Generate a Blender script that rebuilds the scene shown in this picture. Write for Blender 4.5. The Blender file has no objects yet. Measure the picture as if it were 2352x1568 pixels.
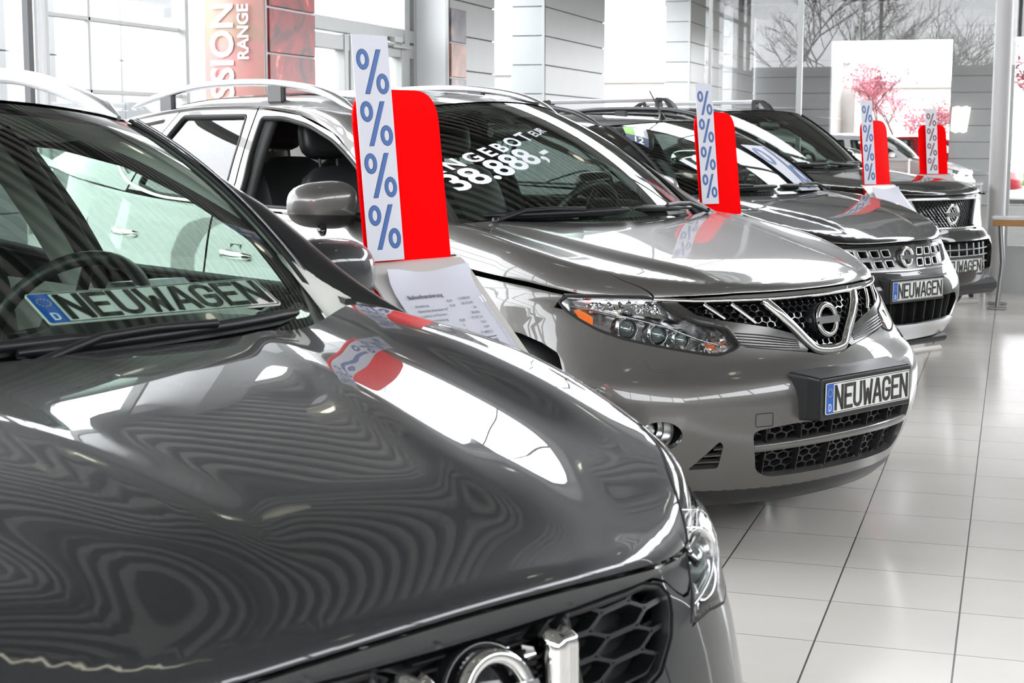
import bpy, math, random
import numpy as np
from mathutils import Vector, Matrix
from mathutils.geometry import delaunay_2d_cdt
random.seed(7); rng = np.random.default_rng(7)
sc = bpy.context.scene
# ---------------------------------------------------------------- camera (solved from the floor tiles)
CAM_H = 1.45; F_PX = 3615.7; YAW, PITCH, ROLL = (math.radians(a) for a in (17.5707, 7.3907, .1573))
cam_d = bpy.data.cameras.new('camera'); cam = bpy.data.objects.new('camera', cam_d); sc.collection.objects.link(cam); sc.camera = cam
cam_d.sensor_width = 36; cam_d.lens = F_PX/2352*36; cam_d.clip_start = .05; cam_d.clip_end = 400
_f = Vector((-math.sin(YAW)*math.cos(PITCH), math.cos(YAW)*math.cos(PITCH), -math.sin(PITCH))); _r = Vector((math.cos(YAW), math.sin(YAW), 0)); _u = _r.cross(_f)
_r2 = _r*math.cos(ROLL)+_u*math.sin(ROLL); _u2 = -_r*math.sin(ROLL)+_u*math.cos(ROLL)
cam.matrix_world = Matrix(((_r2.x, _u2.x, -_f.x, 0), (_r2.y, _u2.y, -_f.y, 0), (_r2.z, _u2.z, -_f.z, CAM_H), (0, 0, 0, 1)))
cam_d.dof.use_dof = True; cam_d.dof.focus_distance = 5.2; cam_d.dof.aperture_fstop = 10
# ---------------------------------------------------------------- daylight: overcast white sky
w = bpy.data.worlds.new('overcast'); sc.world = w; w.use_nodes = True; wn = w.node_tree.nodes; wl = w.node_tree.links
bg = wn['Background']; bg.inputs['Strength'].default_value = 7.5
tc = wn.new('ShaderNodeTexCoord'); sp = wn.new('ShaderNodeSeparateXYZ'); rp = wn.new('ShaderNodeValToRGB')
wl.new(tc.outputs['Generated'], sp.inputs[0]); wl.new(sp.outputs['Z'], rp.inputs['Fac']); wl.new(rp.outputs['Color'], bg.inputs['Color'])
rp.color_ramp.elements[0].position = .0; rp.color_ramp.elements[0].color = (.35, .35, .34, 1)
rp.color_ramp.elements[1].position = .05; rp.color_ramp.elements[1].color = (.93, .96, 1, 1)
sc.view_settings.view_transform = 'Standard'; sc.view_settings.look = 'None'; sc.view_settings.gamma = 1; sc.view_settings.use_curve_mapping = False
sc.view_settings.exposure = 0.45
sc.cycles.max_bounces = 10; sc.cycles.diffuse_bounces = 4; sc.cycles.glossy_bounces = 5; sc.cycles.transparent_max_bounces = 24; sc.cycles.caustics_reflective = False; sc.cycles.caustics_refractive = False
sc.cycles.sample_clamp_indirect = 12; sc.cycles.use_denoising = True

import math, random
import numpy as np
# ---------------------------------------------------------------- surface maths (car frame: x forward, y to the car's left, z up)
def pchip(xs, ys):
    xs = np.asarray(xs, float); ys = np.asarray(ys, float)
    if xs[0] > xs[-1]: xs = xs[::-1]; ys = ys[::-1]
    h = np.diff(xs); d = np.diff(ys) / h
    m = np.zeros(len(xs)); m[0] = d[0]; m[-1] = d[-1]
    for i in range(1, len(xs) - 1):
        if d[i-1] * d[i] > 0:
            w1 = 2*h[i] + h[i-1]; w2 = h[i] + 2*h[i-1]
            m[i] = (w1 + w2) / (w1/d[i-1] + w2/d[i])
    def f(x):
        x = np.asarray(x, float); xc = np.clip(x, xs[0], xs[-1])
        i = np.clip(np.searchsorted(xs, xc) - 1, 0, len(xs) - 2)
        t = (xc - xs[i]) / h[i]; t2 = t*t; t3 = t2*t
        r = (2*t3-3*t2+1)*ys[i] + (t3-2*t2+t)*h[i]*m[i] + (-2*t3+3*t2)*ys[i+1] + (t3-t2)*h[i]*m[i+1]
        return r + np.where(x < xs[0], (x-xs[0])*m[0], 0) + np.where(x > xs[-1], (x-xs[-1])*m[-1], 0)
    return f
def smooth_fit(pts, deg, lo, hi):
    f = pchip(*zip(*pts)); x = np.linspace(lo, hi, 200); k = np.polyfit(x, f(x), deg); d = np.polyder(k)
    def g(x):
        x = np.asarray(x, float); xc = np.clip(x, lo, hi); return np.polyval(k, xc)+(x-xc)*np.polyval(d, xc)*np.where(x < lo, .5, 1)
    return g
def sstep(t):
    t = np.clip(t, 0, 1); return t*t*t*(t*(6*t-15)+10)
class Body:
    """skin of one car: hoodS(x,y) top, lowS(s,z) lower shell round the corner, sideS(x,z) glasshouse side, roofS(x,y), glassS(a,b) windscreen"""
    def __init__(c, **k):
        c.__dict__.update(k)
        ph = np.linspace(0, math.pi/2, 400)
        y = c.w*np.sin(ph)**(2/c.p); x = c.x0 - c.L*(1-np.cos(ph)**(2/c.p))
        xr = np.linspace(c.x0-c.L, -c.length, 200)[1:]
        yr = c.w - c.tail*sstep((-c.length+.75 - xr)/.75)
        x = np.concatenate([x, xr]); y = np.concatenate([y, yr])
        s = np.concatenate([[0], np.cumsum(np.hypot(np.diff(x), np.diff(y)))])
        q = np.linspace(0, s[-1], 1500); c.os = q
        c.ox = np.interp(q, s, x); c.oy = np.interp(q, s, y)
        k2 = np.ones(31)/31.0
        tx = np.gradient(c.ox, q); ty = np.gradient(c.oy, q)
        tx = np.convolve(np.pad(tx, 15, mode='edge'), k2, 'valid'); ty = np.convolve(np.pad(ty, 15, mode='edge'), k2, 'valid')
        n = np.hypot(tx, ty); c.onx = ty/n; c.ony = -tx/n
        c.onx[0] = 1; c.ony[0] = 0
        c.Tc = smooth_fit(c.crown, 4, -1.35, c.x0); c.pf = pchip(*zip(*c.front)); c.ps = pchip(*zip(*c.side))
        c.rf = pchip(*zip(*c.roll)); c.cnf = pchip(*zip(*c.corner)); c.roofc = pchip(*zip(*c.roof)); c.beltf = pchip(*zip(*c.belt)); c.rhw = pchip(*zip(*c.roofw))
        if c.crease: c.cy = smooth_fit(c.crease, 2, -1.3, c.x0)
    def T(c, x, y):
        a = np.abs(y)
        z = c.Tc(x) - c.camber*(a/c.w)**2.2 + c.edge*np.clip((a-.45)/.45, 0, 1)**2*sstep((-x-.3)/.7)
        if c.crease:
            yc = c.cy(x); k = c.bulge*sstep((-x - c.bx0)/c.bx1)
            z = z + k*(1 - sstep((a - yc + .03)/(c.cw*(.55+.6*sstep((-x-.15)/.8))))) 
            z = z + c.ridge*np.exp(-((a-yc+.06)/.050)**2)*sstep((-x-.12)/.35)
            z = z + c.fl*np.exp(-((a-c.flc)/.09)**2)*sstep((-x-.25)/.5)
        return z - c.nose*(a/.45)**2*np.exp(-((-x-.12)/.13)**2)
    def D(c, x, y):
        xs = c.x0-c.L; u = np.clip((x-xs)/c.L, 1e-6, None); v = np.clip(np.abs(y)/c.w, 1e-6, None); p = c.p
        F = (u**p+v**p)**(1/p)
        gx = F**(1-p)*u**(p-1)/c.L; gy = F**(1-p)*v**(p-1)/c.w
        d = (1-F)/np.maximum(np.hypot(gx, gy), 1e-6)
        return np.where(x > xs, d, c.w-np.abs(y))
    def hoodS(c, x, y):
        x = np.asarray(x, float); y = np.asarray(y, float)
        R = c.rf(x); d = np.clip(c.D(x, y), 0, None); q = np.clip(1-d/R, 0, 1)
        z = c.T(x, y) - R*(1-np.sqrt(np.clip(1-q*q, 0, 1)))
        return np.stack([x, y, z], -1)
    def base(c, s):
        s = np.asarray(s, float); a = np.abs(s); g = np.where(s < 0, -1, 1)
        return np.interp(a, c.os, c.ox), g*np.interp(a, c.os, c.oy), np.interp(a, c.os, c.onx), g*np.interp(a, c.os, c.ony)
    def ze(c, s):
        X, Y, nx, ny = c.base(s); return c.T(X, Y) - c.rf(X)
    def lowS(c, s, z):
        X, Y, nx, ny = c.base(s); z = np.asarray(z, float)
        dz = c.T(X, Y) - c.rf(X) - z; w = np.clip(nx, 0, 1)**2
        b = w*c.pf(z) + (1-w)*c.ps(z)
        b = b + 4*w*(1-w)*c.cnf(z)
        b = b*sstep((dz+.02)/.1)
        return np.stack([X+nx*b, Y+ny*b, z+0*X], -1)
    def sideS(c, x, z):       # right = negative y handled by caller
        x = np.asarray(x, float); z = np.asarray(z, float)
        zb = c.beltf(x); zr = c.roofc(x)-.05; t = np.clip((z-zb)/np.maximum(zr-zb, .02), -.5, 1.15)
        yb = c.beltw - c.tail*sstep((-c.length+.75-x)/.75); yr = c.rhw(x)
        yy = yb + (yr-yb)*(t**1.0*(.75+.25*t))
        return np.stack([x, yy, z], -1)
    def roofS(c, x, y):
        x = np.asarray(x, float); y = np.asarray(y, float); hw = c.rhw(x)+.015
        v = np.clip(np.abs(y)/hw, 0, 1)
        z = c.roofc(x) - c.rcam*v**2.2 - .045*(1-np.sqrt(np.clip(1-np.clip((v-.82)/.18, 0, 1)**2, 0, 1)))
        return np.stack([x, y, z], -1)
    def glassS(c, a, b):      # a lateral -1..1, b 0 cowl .. 1 roof edge
        a = np.asarray(a, float); b = np.asarray(b, float)
        y0 = c.wsb[1]*a; x0 = c.wsb[0]-c.wsb[3]*np.abs(a)**2.2; z0 = c.wsb[2] + 0*a - c.wsb[4]*np.abs(a)**2
        y1 = c.wst[1]*a; x1 = c.wst[0]-c.wst[3]*np.abs(a)**2.2; z1 = c.wst[2] - c.wst[4]*np.abs(a)**2
        k = c.wsk*b*(1-b)*4
        return np.stack([x0+(x1-x0)*b + k*.6, y0+(y1-y0)*b, z0+(z1-z0)*b + k*.8], -1)
MUR = dict(ridge=.0, x0=-.25, L=.75, w=.92, p=2.2, length=4.75, tail=.12, camber=.035, edge=.045,
    crown=[(-.2, .905), (-.25, .918), (-.35, .950), (-.5, .978), (-.8, 1.035), (-1.15, 1.10), (-1.4, 1.13), (-5, 1.2)],
    roll=[(-.25, .02), (-.45, .06), (-.7, .10), (-1.2, .15), (-5, .18)],
    front=[(.15, .09), (.25, .14), (.36, .175), (.46, .19), (.55, .185), (.62, .16), (.67, .10), (.72, .07), (.80, .045), (.92, 0)],
    side=[(.15, -.04), (.25, -.02), (.4, .04), (.55, .07), (.65, .07), (.75, .05), (.9, .02), (1.05, 0)],
    corner=[(.2, 0), (.35, .03), (.55, .045), (.7, .03), (.85, 0), (1, 0)],
    crease=[(-.2, .36), (-.6, .46), (-1.3, .62)], nose=0, bulge=.022, bx0=.22, bx1=.35, cw=.16, fl=.0, flc=.7,
    roof=[(-1.9, 1.58), (-2.2, 1.635), (-2.7, 1.665), (-3.3, 1.66), (-4.0, 1.60), (-4.5, 1.52)], rcam=.05,
    roofw=[(-1.5, .72), (-2.0, .64), (-2.6, .62), (-3.4, .61), (-4.4, .56)],
    belt=[(-1.2, 1.10), (-2.3, 1.125), (-3.3, 1.16), (-4.2, 1.25), (-4.7, 1.35)], beltw=.87,
    wsb=(-1.12, .70, 1.115, .29, .0), wst=(-1.92, .58, 1.60, .22, .06), wsk=.05)
QSH = dict(ridge=.0065, x0=-.075, L=.62, w=.86, p=2.4, length=4.2, tail=.12, camber=.03, edge=.10,
    crown=[(-.0, .80), (-.08, .848), (-.2, .882), (-.4, .938), (-.7, 1.000), (-1.05, 1.043), (-1.3, 1.065), (-5, 1.1)],
    roll=[(-.05, .022), (-.12, .03), (-.3, .05), (-.6, .09), (-1.0, .12), (-5, .15)],
    front=[(.15, .05), (.25, .08), (.36, .10), (.46, .10), (.55, .075), (.62, .052), (.70, .03), (.76, .014), (.85, 0)],
    side=[(.15, -.03), (.25, -.01), (.4, .02), (.6, .03), (.75, .03), (.9, .02), (1.0, 0)],
    corner=[(.2, 0), (.45, .025), (.62, .03), (.72, .022), (.85, .03), (1, .02)],
    crease=[(-.1, .26), (-.4, .30), (-.7, .36), (-1.1, .46)], nose=.035, bulge=.026, bx0=.08, bx1=.3, cw=.40, fl=.026, flc=.66,
    roof=[(-1.7, 1.50), (-2.0, 1.54), (-2.6, 1.57), (-3.4, 1.54), (-4.0, 1.46)], rcam=.05,
    roofw=[(-1.3, .68), (-1.8, .60), (-2.4, .58), (-3.2, .57), (-4.0, .54)],
    belt=[(-1.0, 1.06), (-2.3, 1.09), (-3.3, 1.14), (-4.2, 1.2)], beltw=.83,
    wsb=(-1.14, .70, 1.055, .15, .0), wst=(-1.72, .585, 1.525, .17, .045), wsk=.05)
MUZ = dict(MUR, x0=-.115, L=.70, w=.905, p=2.3, nose=.015, camber=.03, edge=.05,
    crown=[(-.08, .835), (-.13, .862), (-.3, .928), (-.6, 1.005), (-1.0, 1.075), (-1.3, 1.105), (-5, 1.2)], roll=[(-.1, .022), (-.35, .05), (-.7, .10), (-1.2, .15), (-5, .18)],
    front=[(.15, .0), (.29, .06), (.375, .10), (.50, .11), (.58, .095), (.668, .045), (.755, .014), (.84, 0)], crease=[(-.1, .30), (-.6, .44), (-1.3, .60)], bulge=.02, bx0=.15,
    roof=[(-1.7, 1.50), (-1.9, 1.545), (-2.3, 1.59), (-2.8, 1.61), (-3.5, 1.60), (-4.2, 1.54), (-4.6, 1.46)], wsb=(-1.02, .74, 1.10, .24, .0), wst=(-1.84, .60, 1.555, .15, .035))
PTH = dict(MUR, x0=-.12, L=.62, w=.88, p=2.1, corner=[(.2, 0), (1, 0)], nose=.0, camber=.02, edge=.0, tail=.05, length=4.65,
    crown=[(-.08, 1.03), (-.13, 1.05), (-.22, 1.08), (-.5, 1.115), (-1.2, 1.185), (-1.5, 1.21), (-5, 1.25)], roll=[(-.1, .028), (-.3, .05), (-.7, .09), (-1.2, .11), (-5, .12)],
    front=[(.3, .04), (.38, .12), (.5, .14), (.6, .14), (.70, .11), (.76, .035), (.88, .01), (1.0, 0)], side=[(.15, -.04), (.3, .0), (.45, .02), (.6, .03), (.75, .03), (.9, .01), (1.05, 0)],
    crease=[(-.1, .42), (-.6, .50), (-1.4, .62)], bulge=.018, bx0=.12,
    roof=[(-1.8, 1.62), (-2.1, 1.665), (-2.5, 1.70), (-3.2, 1.72), (-4.0, 1.715), (-4.6, 1.69)], rcam=.035, roofw=[(-1.5, .72), (-2.0, .66), (-2.6, .65), (-3.4, .65), (-4.6, .64)],
    belt=[(-1.2, 1.15), (-2.3, 1.17), (-3.3, 1.19), (-4.6, 1.22)], beltw=.87, wsb=(-1.26, .76, 1.20, .28, .0), wst=(-1.99, .64, 1.675, .13, .03), wsk=.03)

# ---------------------------------------------------------------- mesh builder
def nrm(a):
    a = np.asarray(a, float); return a/np.maximum(np.linalg.norm(a, axis=-1, keepdims=True), 1e-12)
def inpoly(P, poly):
    x, y = P[:, 0], P[:, 1]; r = np.zeros(len(P), bool); n = len(poly)
    for i in range(n):
        x1, y1 = poly[i]; x2, y2 = poly[(i+1) % n]
        if y1 == y2: continue
        r ^= ((y1 > y) != (y2 > y)) & (x < (x2-x1)*(y-y1)/(y2-y1)+x1)
    return r
def pdist(P, poly):
    d = np.full(len(P), 1e9); n = len(poly)
    for i in range(n):
        a = np.array(poly[i]); b = np.array(poly[(i+1) % n]); ab = b-a; L = ab@ab
        if L < 1e-14: continue
        t = np.clip(((P-a)@ab)/L, 0, 1); d = np.minimum(d, np.linalg.norm(P-(a+t[:, None]*ab), axis=1))
    return d
def refine(poly, st):
    o = []; n = len(poly)
    for i in range(n):
        a = np.array(poly[i], float); b = np.array(poly[(i+1) % n], float); k = max(1, int(math.ceil(np.linalg.norm(b-a)/st)))
        for j in range(k): o.append(tuple(a+(b-a)*j/k))
    return o
def rnd(poly, r, n=5):
    """fillet the corners of a polygon"""
    o = []; m = len(poly); rr = r if hasattr(r, '__len__') else [r]*m
    for i in range(m):
        p = np.array(poly[i], float); a = np.array(poly[i-1], float); b = np.array(poly[(i+1) % m], float)
        da = a-p; db = b-p; la = np.linalg.norm(da); lb = np.linalg.norm(db); q = min(rr[i], la*.45, lb*.45)
        if q < 1e-5: o.append(tuple(p)); continue
        A = p+da/la*q; B = p+db/lb*q
        for t in np.linspace(0, 1, n+1): o.append(tuple((1-t)**2*A+2*t*(1-t)*p+t*t*B))
    return o
def cr(pts, n=8, closed=False):
    """Catmull-Rom through points"""
    P = [np.array(p, float) for p in pts]; m = len(P); o = []
    for i in range(m if closed else m-1):
        p1 = P[i]; p2 = P[(i+1) % m]
        p0 = P[i-1] if (closed or i > 0) else 2*p1-p2
        p3 = P[(i+2) % m] if (closed or i+2 < m) else 2*p2-p1
        for j in range(n):
            t = j/n
            o.append(.5*((2*p1)+(-p0+p2)*t+(2*p0-5*p1+4*p2-p3)*t*t+(-p0+3*p1-3*p2+p3)*t**3))
    if not closed: o.append(P[-1])
    return np.array(o)
def circ(cx, cy, rx, ry=None, n=32, a0=0, a1=None):
    ry = rx if ry is None else ry
    if a1 is None: return [(cx+rx*math.cos(2*math.pi*i/n), cy+ry*math.sin(2*math.pi*i/n)) for i in range(n)]
    return [(cx+rx*math.cos(a0+(a1-a0)*i/n), cy+ry*math.sin(a0+(a1-a0)*i/n)) for i in range(n+1)]
def rrect(x0, y0, x1, y1, r, n=5): return rnd([(x0, y0), (x1, y0), (x1, y1), (x0, y1)], r*1.0, n)
def SN(S, U, V, sgn=1, e=2e-3):
    P = S(U, V); a = S(U+e, V)-S(U-e, V); b = S(U, V+e)-S(U, V-e)
    return P, nrm(np.cross(a, b))*sgn
COL = None
class MB:
    def __init__(s): s.v = []; s.n = []; s.f = []; s.m = []; s.sm = []; s.c = 0
    def add(s, V, Fc, N=None, mat=0, smooth=None):
        V = np.asarray(V, float).reshape(-1, 3)
        s.v.append(V); s.n.append(np.zeros_like(V) if N is None else np.asarray(N, float).reshape(-1, 3))
        sm = (N is not None) if smooth is None else smooth
        for f in Fc: s.f.append([int(i)+s.c for i in f]); s.m.append(mat); s.sm.append(sm)
        s.c += len(V)
    def tri(s, poly, holes, st, interior=True):
        out = refine(poly, st); hs = [refine(h, st) for h in holes]
        vs = list(out); ed = [(i, (i+1) % len(out)) for i in range(len(out))]
        for h in hs:
            k = len(vs); vs += h; ed += [(k+i, k+(i+1) % len(h)) for i in range(len(h))]
        if interior:
            A = np.array(out); lo = A.min(0); hi = A.max(0)
            gx = np.arange(lo[0]+st*.5, hi[0], st); gy = np.arange(lo[1]+st*.5, hi[1], st)
            if len(gx) and len(gy):
                G = np.array(np.meshgrid(gx, gy)).reshape(2, -1).T; k = inpoly(G, out)
                for h in hs: k &= ~inpoly(G, h)
                G = G[k]
                if len(G):
                    k = pdist(G, out) > st*.45
                    for h in hs: k &= pdist(G, h) > st*.45
                    vs += [tuple(g) for g in G[k]]
        r = delaunay_2d_cdt([Vector(v) for v in vs], ed, [], 0, 1e-7)
        P = np.array([(v.x, v.y) for v in r[0]]); T = np.array([list(f) for f in r[2]])
        cen = P[T].mean(1); k = inpoly(cen, out)
        for h in hs: k &= ~inpoly(cen, h)
        return P, T[k], [out]+hs
    def panel(s, S, poly, holes=(), st=.025, rim=.012, sgn=1, off=0, mat=0, rimmat=None, back=False):
        P, T, loops = s.tri(poly, holes, st)
        X, N = SN(S, P[:, 0], P[:, 1], sgn); X = X+N*off
        a = X[T[:, 0]]; fn = np.cross(X[T[:, 1]]-a, X[T[:, 2]]-a); fl = (fn*N[T[:, 0]]).sum(1) < 0
        T = T.copy(); T[fl] = T[fl][:, ::-1]
        s.add(X, T, N, mat)
        if back: s.add(X-N*rim, T[:, ::-1], -N, mat)
        if rim:
            for L in loops:
                A = np.array(L); X, N = SN(S, A[:, 0], A[:, 1], sgn); X = X+N*off
                t = nrm(np.roll(X, -1, 0)-np.roll(X, 1, 0)); o = np.cross(t, N); n = len(X)
                c = A.mean(0)
                test, _ = SN(S, np.array([A[0, 0]]), np.array([A[0, 1]]), sgn)
                ar = .5*np.sum(A[:, 0]*np.roll(A[:, 1], -1)-np.roll(A[:, 0], -1)*A[:, 1])
                W = np.concatenate([X, X-N*rim]); F = []
                for i in range(n):
                    j = (i+1) % n; F.append((i, j, n+j, n+i))
                s.add(W, F, None, mat if rimmat is None else rimmat)
        return s
    def grid(s, G, mat=0, N=None, closed_u=False, closed_v=False, flip=False, smooth=True):
        G = np.asarray(G, float); a, b = G.shape[:2]
        if N is None and smooth:
            du = (np.roll(G, -1, 0)-np.roll(G, 1, 0)) if closed_u else np.gradient(G, axis=0)
            dv = (np.roll(G, -1, 1)-np.roll(G, 1, 1)) if closed_v else np.gradient(G, axis=1)
            N = nrm(np.cross(du, dv))*(-1 if flip else 1)
        F = []
        for i in range(a if closed_u else a-1):
            for j in range(b if closed_v else b-1):
                i2 = (i+1) % a; j2 = (j+1) % b; q = (i*b+j, i2*b+j, i2*b+j2, i*b+j2)
                F.append(q[::-1] if flip else q)
        s.add(G.reshape(-1, 3), F, None if not smooth else N.reshape(-1, 3), mat); return s
    def sweep(s, P, N, prof, mat=0, closed=False, caps=True, scale=None, smooth=True):
        """section 'prof' (side, normal offsets) carried along P with normals N"""
        P = np.asarray(P, float); n = len(P); N = nrm(np.broadcast_to(N, P.shape))
        t = (np.roll(P, -1, 0)-np.roll(P, 1, 0)) if closed else np.gradient(P, axis=0)
        t = nrm(t); B = nrm(np.cross(N, t)); N2 = nrm(np.cross(t, B)); pr = np.asarray(prof, float)
        sc = np.ones(n) if scale is None else np.asarray(scale, float)
        G = P[:, None, :]+sc[:, None, None]*(B[:, None, :]*pr[None, :, :1]+N2[:, None, :]*pr[None, :, 1:2])
        d = np.roll(pr, -1, 0)-np.roll(pr, 1, 0); ar = .5*np.sum(pr[:, 0]*np.roll(pr[:, 1], -1)-np.roll(pr[:, 0], -1)*pr[:, 1])
        o = nrm(np.stack([d[:, 1], -d[:, 0]], 1))*(1 if ar > 0 else -1)
        NN = nrm(B[:, None, :]*o[None, :, :1]+N2[:, None, :]*o[None, :, 1:2])
        s.grid(G, mat, NN, closed_u=closed, closed_v=True, smooth=smooth, flip=(ar > 0))
        if caps and not closed:
            m = len(pr)
            s.add(G[0], [list(range(m))], None, mat); s.add(G[-1], [list(range(m))[::-1]], None, mat)
        return s
    def tube(s, P, r, mat=0, n=10, closed=False, up=(0, 0, 1), flat=1.0, scale=None):
        P = np.asarray(P, float); t = nrm((np.roll(P, -1, 0)-np.roll(P, 1, 0)) if closed else np.gradient(P, axis=0))
        N = np.array([up]*len(P), float); bad = np.abs((N*t).sum(1)) > .95; N[bad] = (1, 0, 0) if abs(up[0]) < .9 else (0, 1, 0)
        return s.sweep(P, N, [(r*math.cos(a), r*flat*math.sin(a)) for a in np.linspace(0, 2*math.pi, n, endpoint=False)], mat, closed, True, scale)
    def box(s, c, h, R=None, mat=0, bev=0.0):
        c = np.array(c, float); h = np.array(h, float)/2; R = np.eye(3) if R is None else np.asarray(R)
        b = min(bev, h.min()*.9)
        V = []; F = []; key = {}
        def vid(p):
            k = tuple(np.round(p, 7))
            if k not in key: key[k] = len(V); V.append(p)
            return key[k]
        C = {}
        for sx in (-1, 1):
            for sy in (-1, 1):
                for sz in (-1, 1):
                    g = np.array([sx, sy, sz], float)
                    for ax in range(3):
                        p = g*h; q = p-g*b; q[ax] = p[ax]; C[(sx, sy, sz, ax)] = q
        def face(pts):
            ids = []
            for p in pts:
                i = vid(p)
                if i not in ids: ids.append(i)
            if len(ids) < 3: return
            n = np.cross(V[ids[1]]-V[ids[0]], V[ids[2]]-V[ids[0]]); cc = sum(V[i] for i in ids)/len(ids)
            F.append(ids if n@cc > 0 else ids[::-1])
        for ax in range(3):
            o = [i for i in range(3) if i != ax]
            for sg in (-1, 1):
                pts = []
                for a, bb in ((-1, -1), (1, -1), (1, 1), (-1, 1)):
                    k = [0, 0, 0]; k[ax] = sg; k[o[0]] = a; k[o[1]] = bb; pts.append(C[(*k, ax)])
                face(pts)
            if b > 0:
                for a in (-1, 1):
                    for bb in (-1, 1):
                        k1 = [0, 0, 0]; k1[ax] = -1; k1[o[0]] = a; k1[o[1]] = bb; k2 = list(k1); k2[ax] = 1
                        face([C[(*k1, o[0])], C[(*k2, o[0])], C[(*k2, o[1])], C[(*k1, o[1])]])
        if b > 0:
            for sx in (-1, 1):
                for sy in (-1, 1):
                    for sz in (-1, 1): face([C[(sx, sy, sz, ax)] for ax in range(3)])
        s.add((np.array(V)@R.T)+c, F, None, mat); return s
    def prism(s, poly, T, h, mat=0, st=None, holes=(), sidemat=None, both=True):
        """flat polygon (u,v) lifted by T(u,v,w); thickness h"""
        P, Tr, loops = s.tri(poly, holes, st or 1e3, interior=st is not None)
        z = np.zeros(len(P)); A = T(P[:, 0], P[:, 1], z); B = T(P[:, 0], P[:, 1], z+h)
        a = B[Tr[:, 0]]; fn = np.cross(B[Tr[:, 1]]-a, B[Tr[:, 2]]-a); up = (B-A)[Tr[:, 0]]; fl = (fn*up).sum(1) < 0
        Tr = Tr.copy(); Tr[fl] = Tr[fl][:, ::-1]
        s.add(B, Tr, None, mat)
        if both: s.add(A, Tr[:, ::-1], None, mat)
        for L in loops:
            L = np.array(L); n = len(L); W = np.concatenate([T(L[:, 0], L[:, 1], np.zeros(n)), T(L[:, 0], L[:, 1], np.full(n, h))])
            s.add(W, [(i, (i+1) % n, n+(i+1) % n, n+i) for i in range(n)], None, mat if sidemat is None else sidemat)
        return s
    def lathe(s, prof, c=(0, 0, 0), ax=(0, 0, 1), mat=0, n=32, smooth=True):
        ax = nrm(ax); t = np.array([1, 0, 0]) if abs(ax[0]) < .9 else np.array([0, 1, 0]); u = nrm(np.cross(ax, t)); w = np.cross(ax, u); c = np.array(c, float)
        G = [[c+ax*h+r*(u*math.cos(a)+w*math.sin(a)) for a in np.linspace(0, 2*math.pi, n, endpoint=False)] for r, h in prof]
        return s.grid(np.array(G), mat, closed_v=True, smooth=smooth)
    def build(s, name, mats, parent=None, mirror=False):
        V = np.concatenate(s.v); N = np.concatenate(s.n); F = s.f
        if mirror: V = V*[1, -1, 1]; N = N*[1, -1, 1]; F = [f[::-1] for f in F]
        me = bpy.data.meshes.new(name); me.from_pydata(V.tolist(), [], F)
        mats = mats if isinstance(mats, (list, tuple)) else [mats]
        for m in mats: me.materials.append(m)
        me.polygons.foreach_set('material_index', s.m); me.polygons.foreach_set('use_smooth', [True]*len(F)); me.update()
        fn = np.zeros(len(F)*3); me.polygons.foreach_get('normal', fn); fn = fn.reshape(-1, 3)
        ln = np.empty((len(me.loops), 3)); k = 0
        for i, f in enumerate(F):
            m = len(f)
            if s.sm[i]:
                q = N[f]; 
                ln[k:k+m] = q
            else: ln[k:k+m] = fn[i]
            k += m
        if len(me.loops) == k: me.normals_split_custom_set(ln.tolist())
        o = bpy.data.objects.new(name, me); COL.objects.link(o)
        if parent is not None: o.parent = parent
        return o
def mats2(o, Mx): o.matrix_local = Mx; return o
def empty(name, loc, rz=0, label=None, cat=None, group=None):
    o = bpy.data.objects.new(name, None); COL.objects.link(o); o.location = loc; o.rotation_euler = (0, 0, rz); o.empty_display_size = .2
    return tag(o, label, cat, group)
def tag(o, label=None, cat=None, group=None, kind=None):
    if label: o['label'] = label
    if cat: o['category'] = cat
    if group: o['group'] = group
    if kind: o['kind'] = kind
    return o
# ---------------------------------------------------------------- stroke lettering (cap height 1)
def arc(cx, cy, rx, ry, a0, a1, n=10): return [(cx+rx*math.cos(math.radians(a0+(a1-a0)*i/n)), cy+ry*math.sin(math.radians(a0+(a1-a0)*i/n))) for i in range(n+1)]
GL = {
 'N': (.56, [[(0, 0), (0, 1)], [(.02, .97), (.48, .03)], [(.5, 0), (.5, 1)]]), 'E': (.52, [[(.48, 1), (0, 1), (0, 0), (.48, 0)], [(0, .52), (.38, .52)]]),
 'U': (.56, [[(0, 1), (0, .24)]+arc(.25, .24, .25, .24, 180, 360)[1:]+[(.5, 1)]]),
 'W': (.62, [[(0, 1), (.12, 0)], [(.12, 0), (.3, .6)], [(.3, .6), (.48, 0)], [(.48, 0), (.6, 1)]]), 'A': (.58, [[(0, 0), (.24, 1), (.32, 1), (.56, 0)], [(.09, .3), (.47, .3)]]),
 'G': (.56, [[(.5, .76)]+arc(.25, .76, .25, .24, 0, 180)[1:]+arc(.25, .24, .25, .24, 180, 360)+[(.5, .46), (.27, .46)]]),
 'D': (.5, [[(0, 0), (0, 1), (.2, 1)]+arc(.2, .72, .26, .28, 90, 0)[1:]+arc(.2, .28, .26, .28, 0, -90)+[(0, 0)]]),
}
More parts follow.
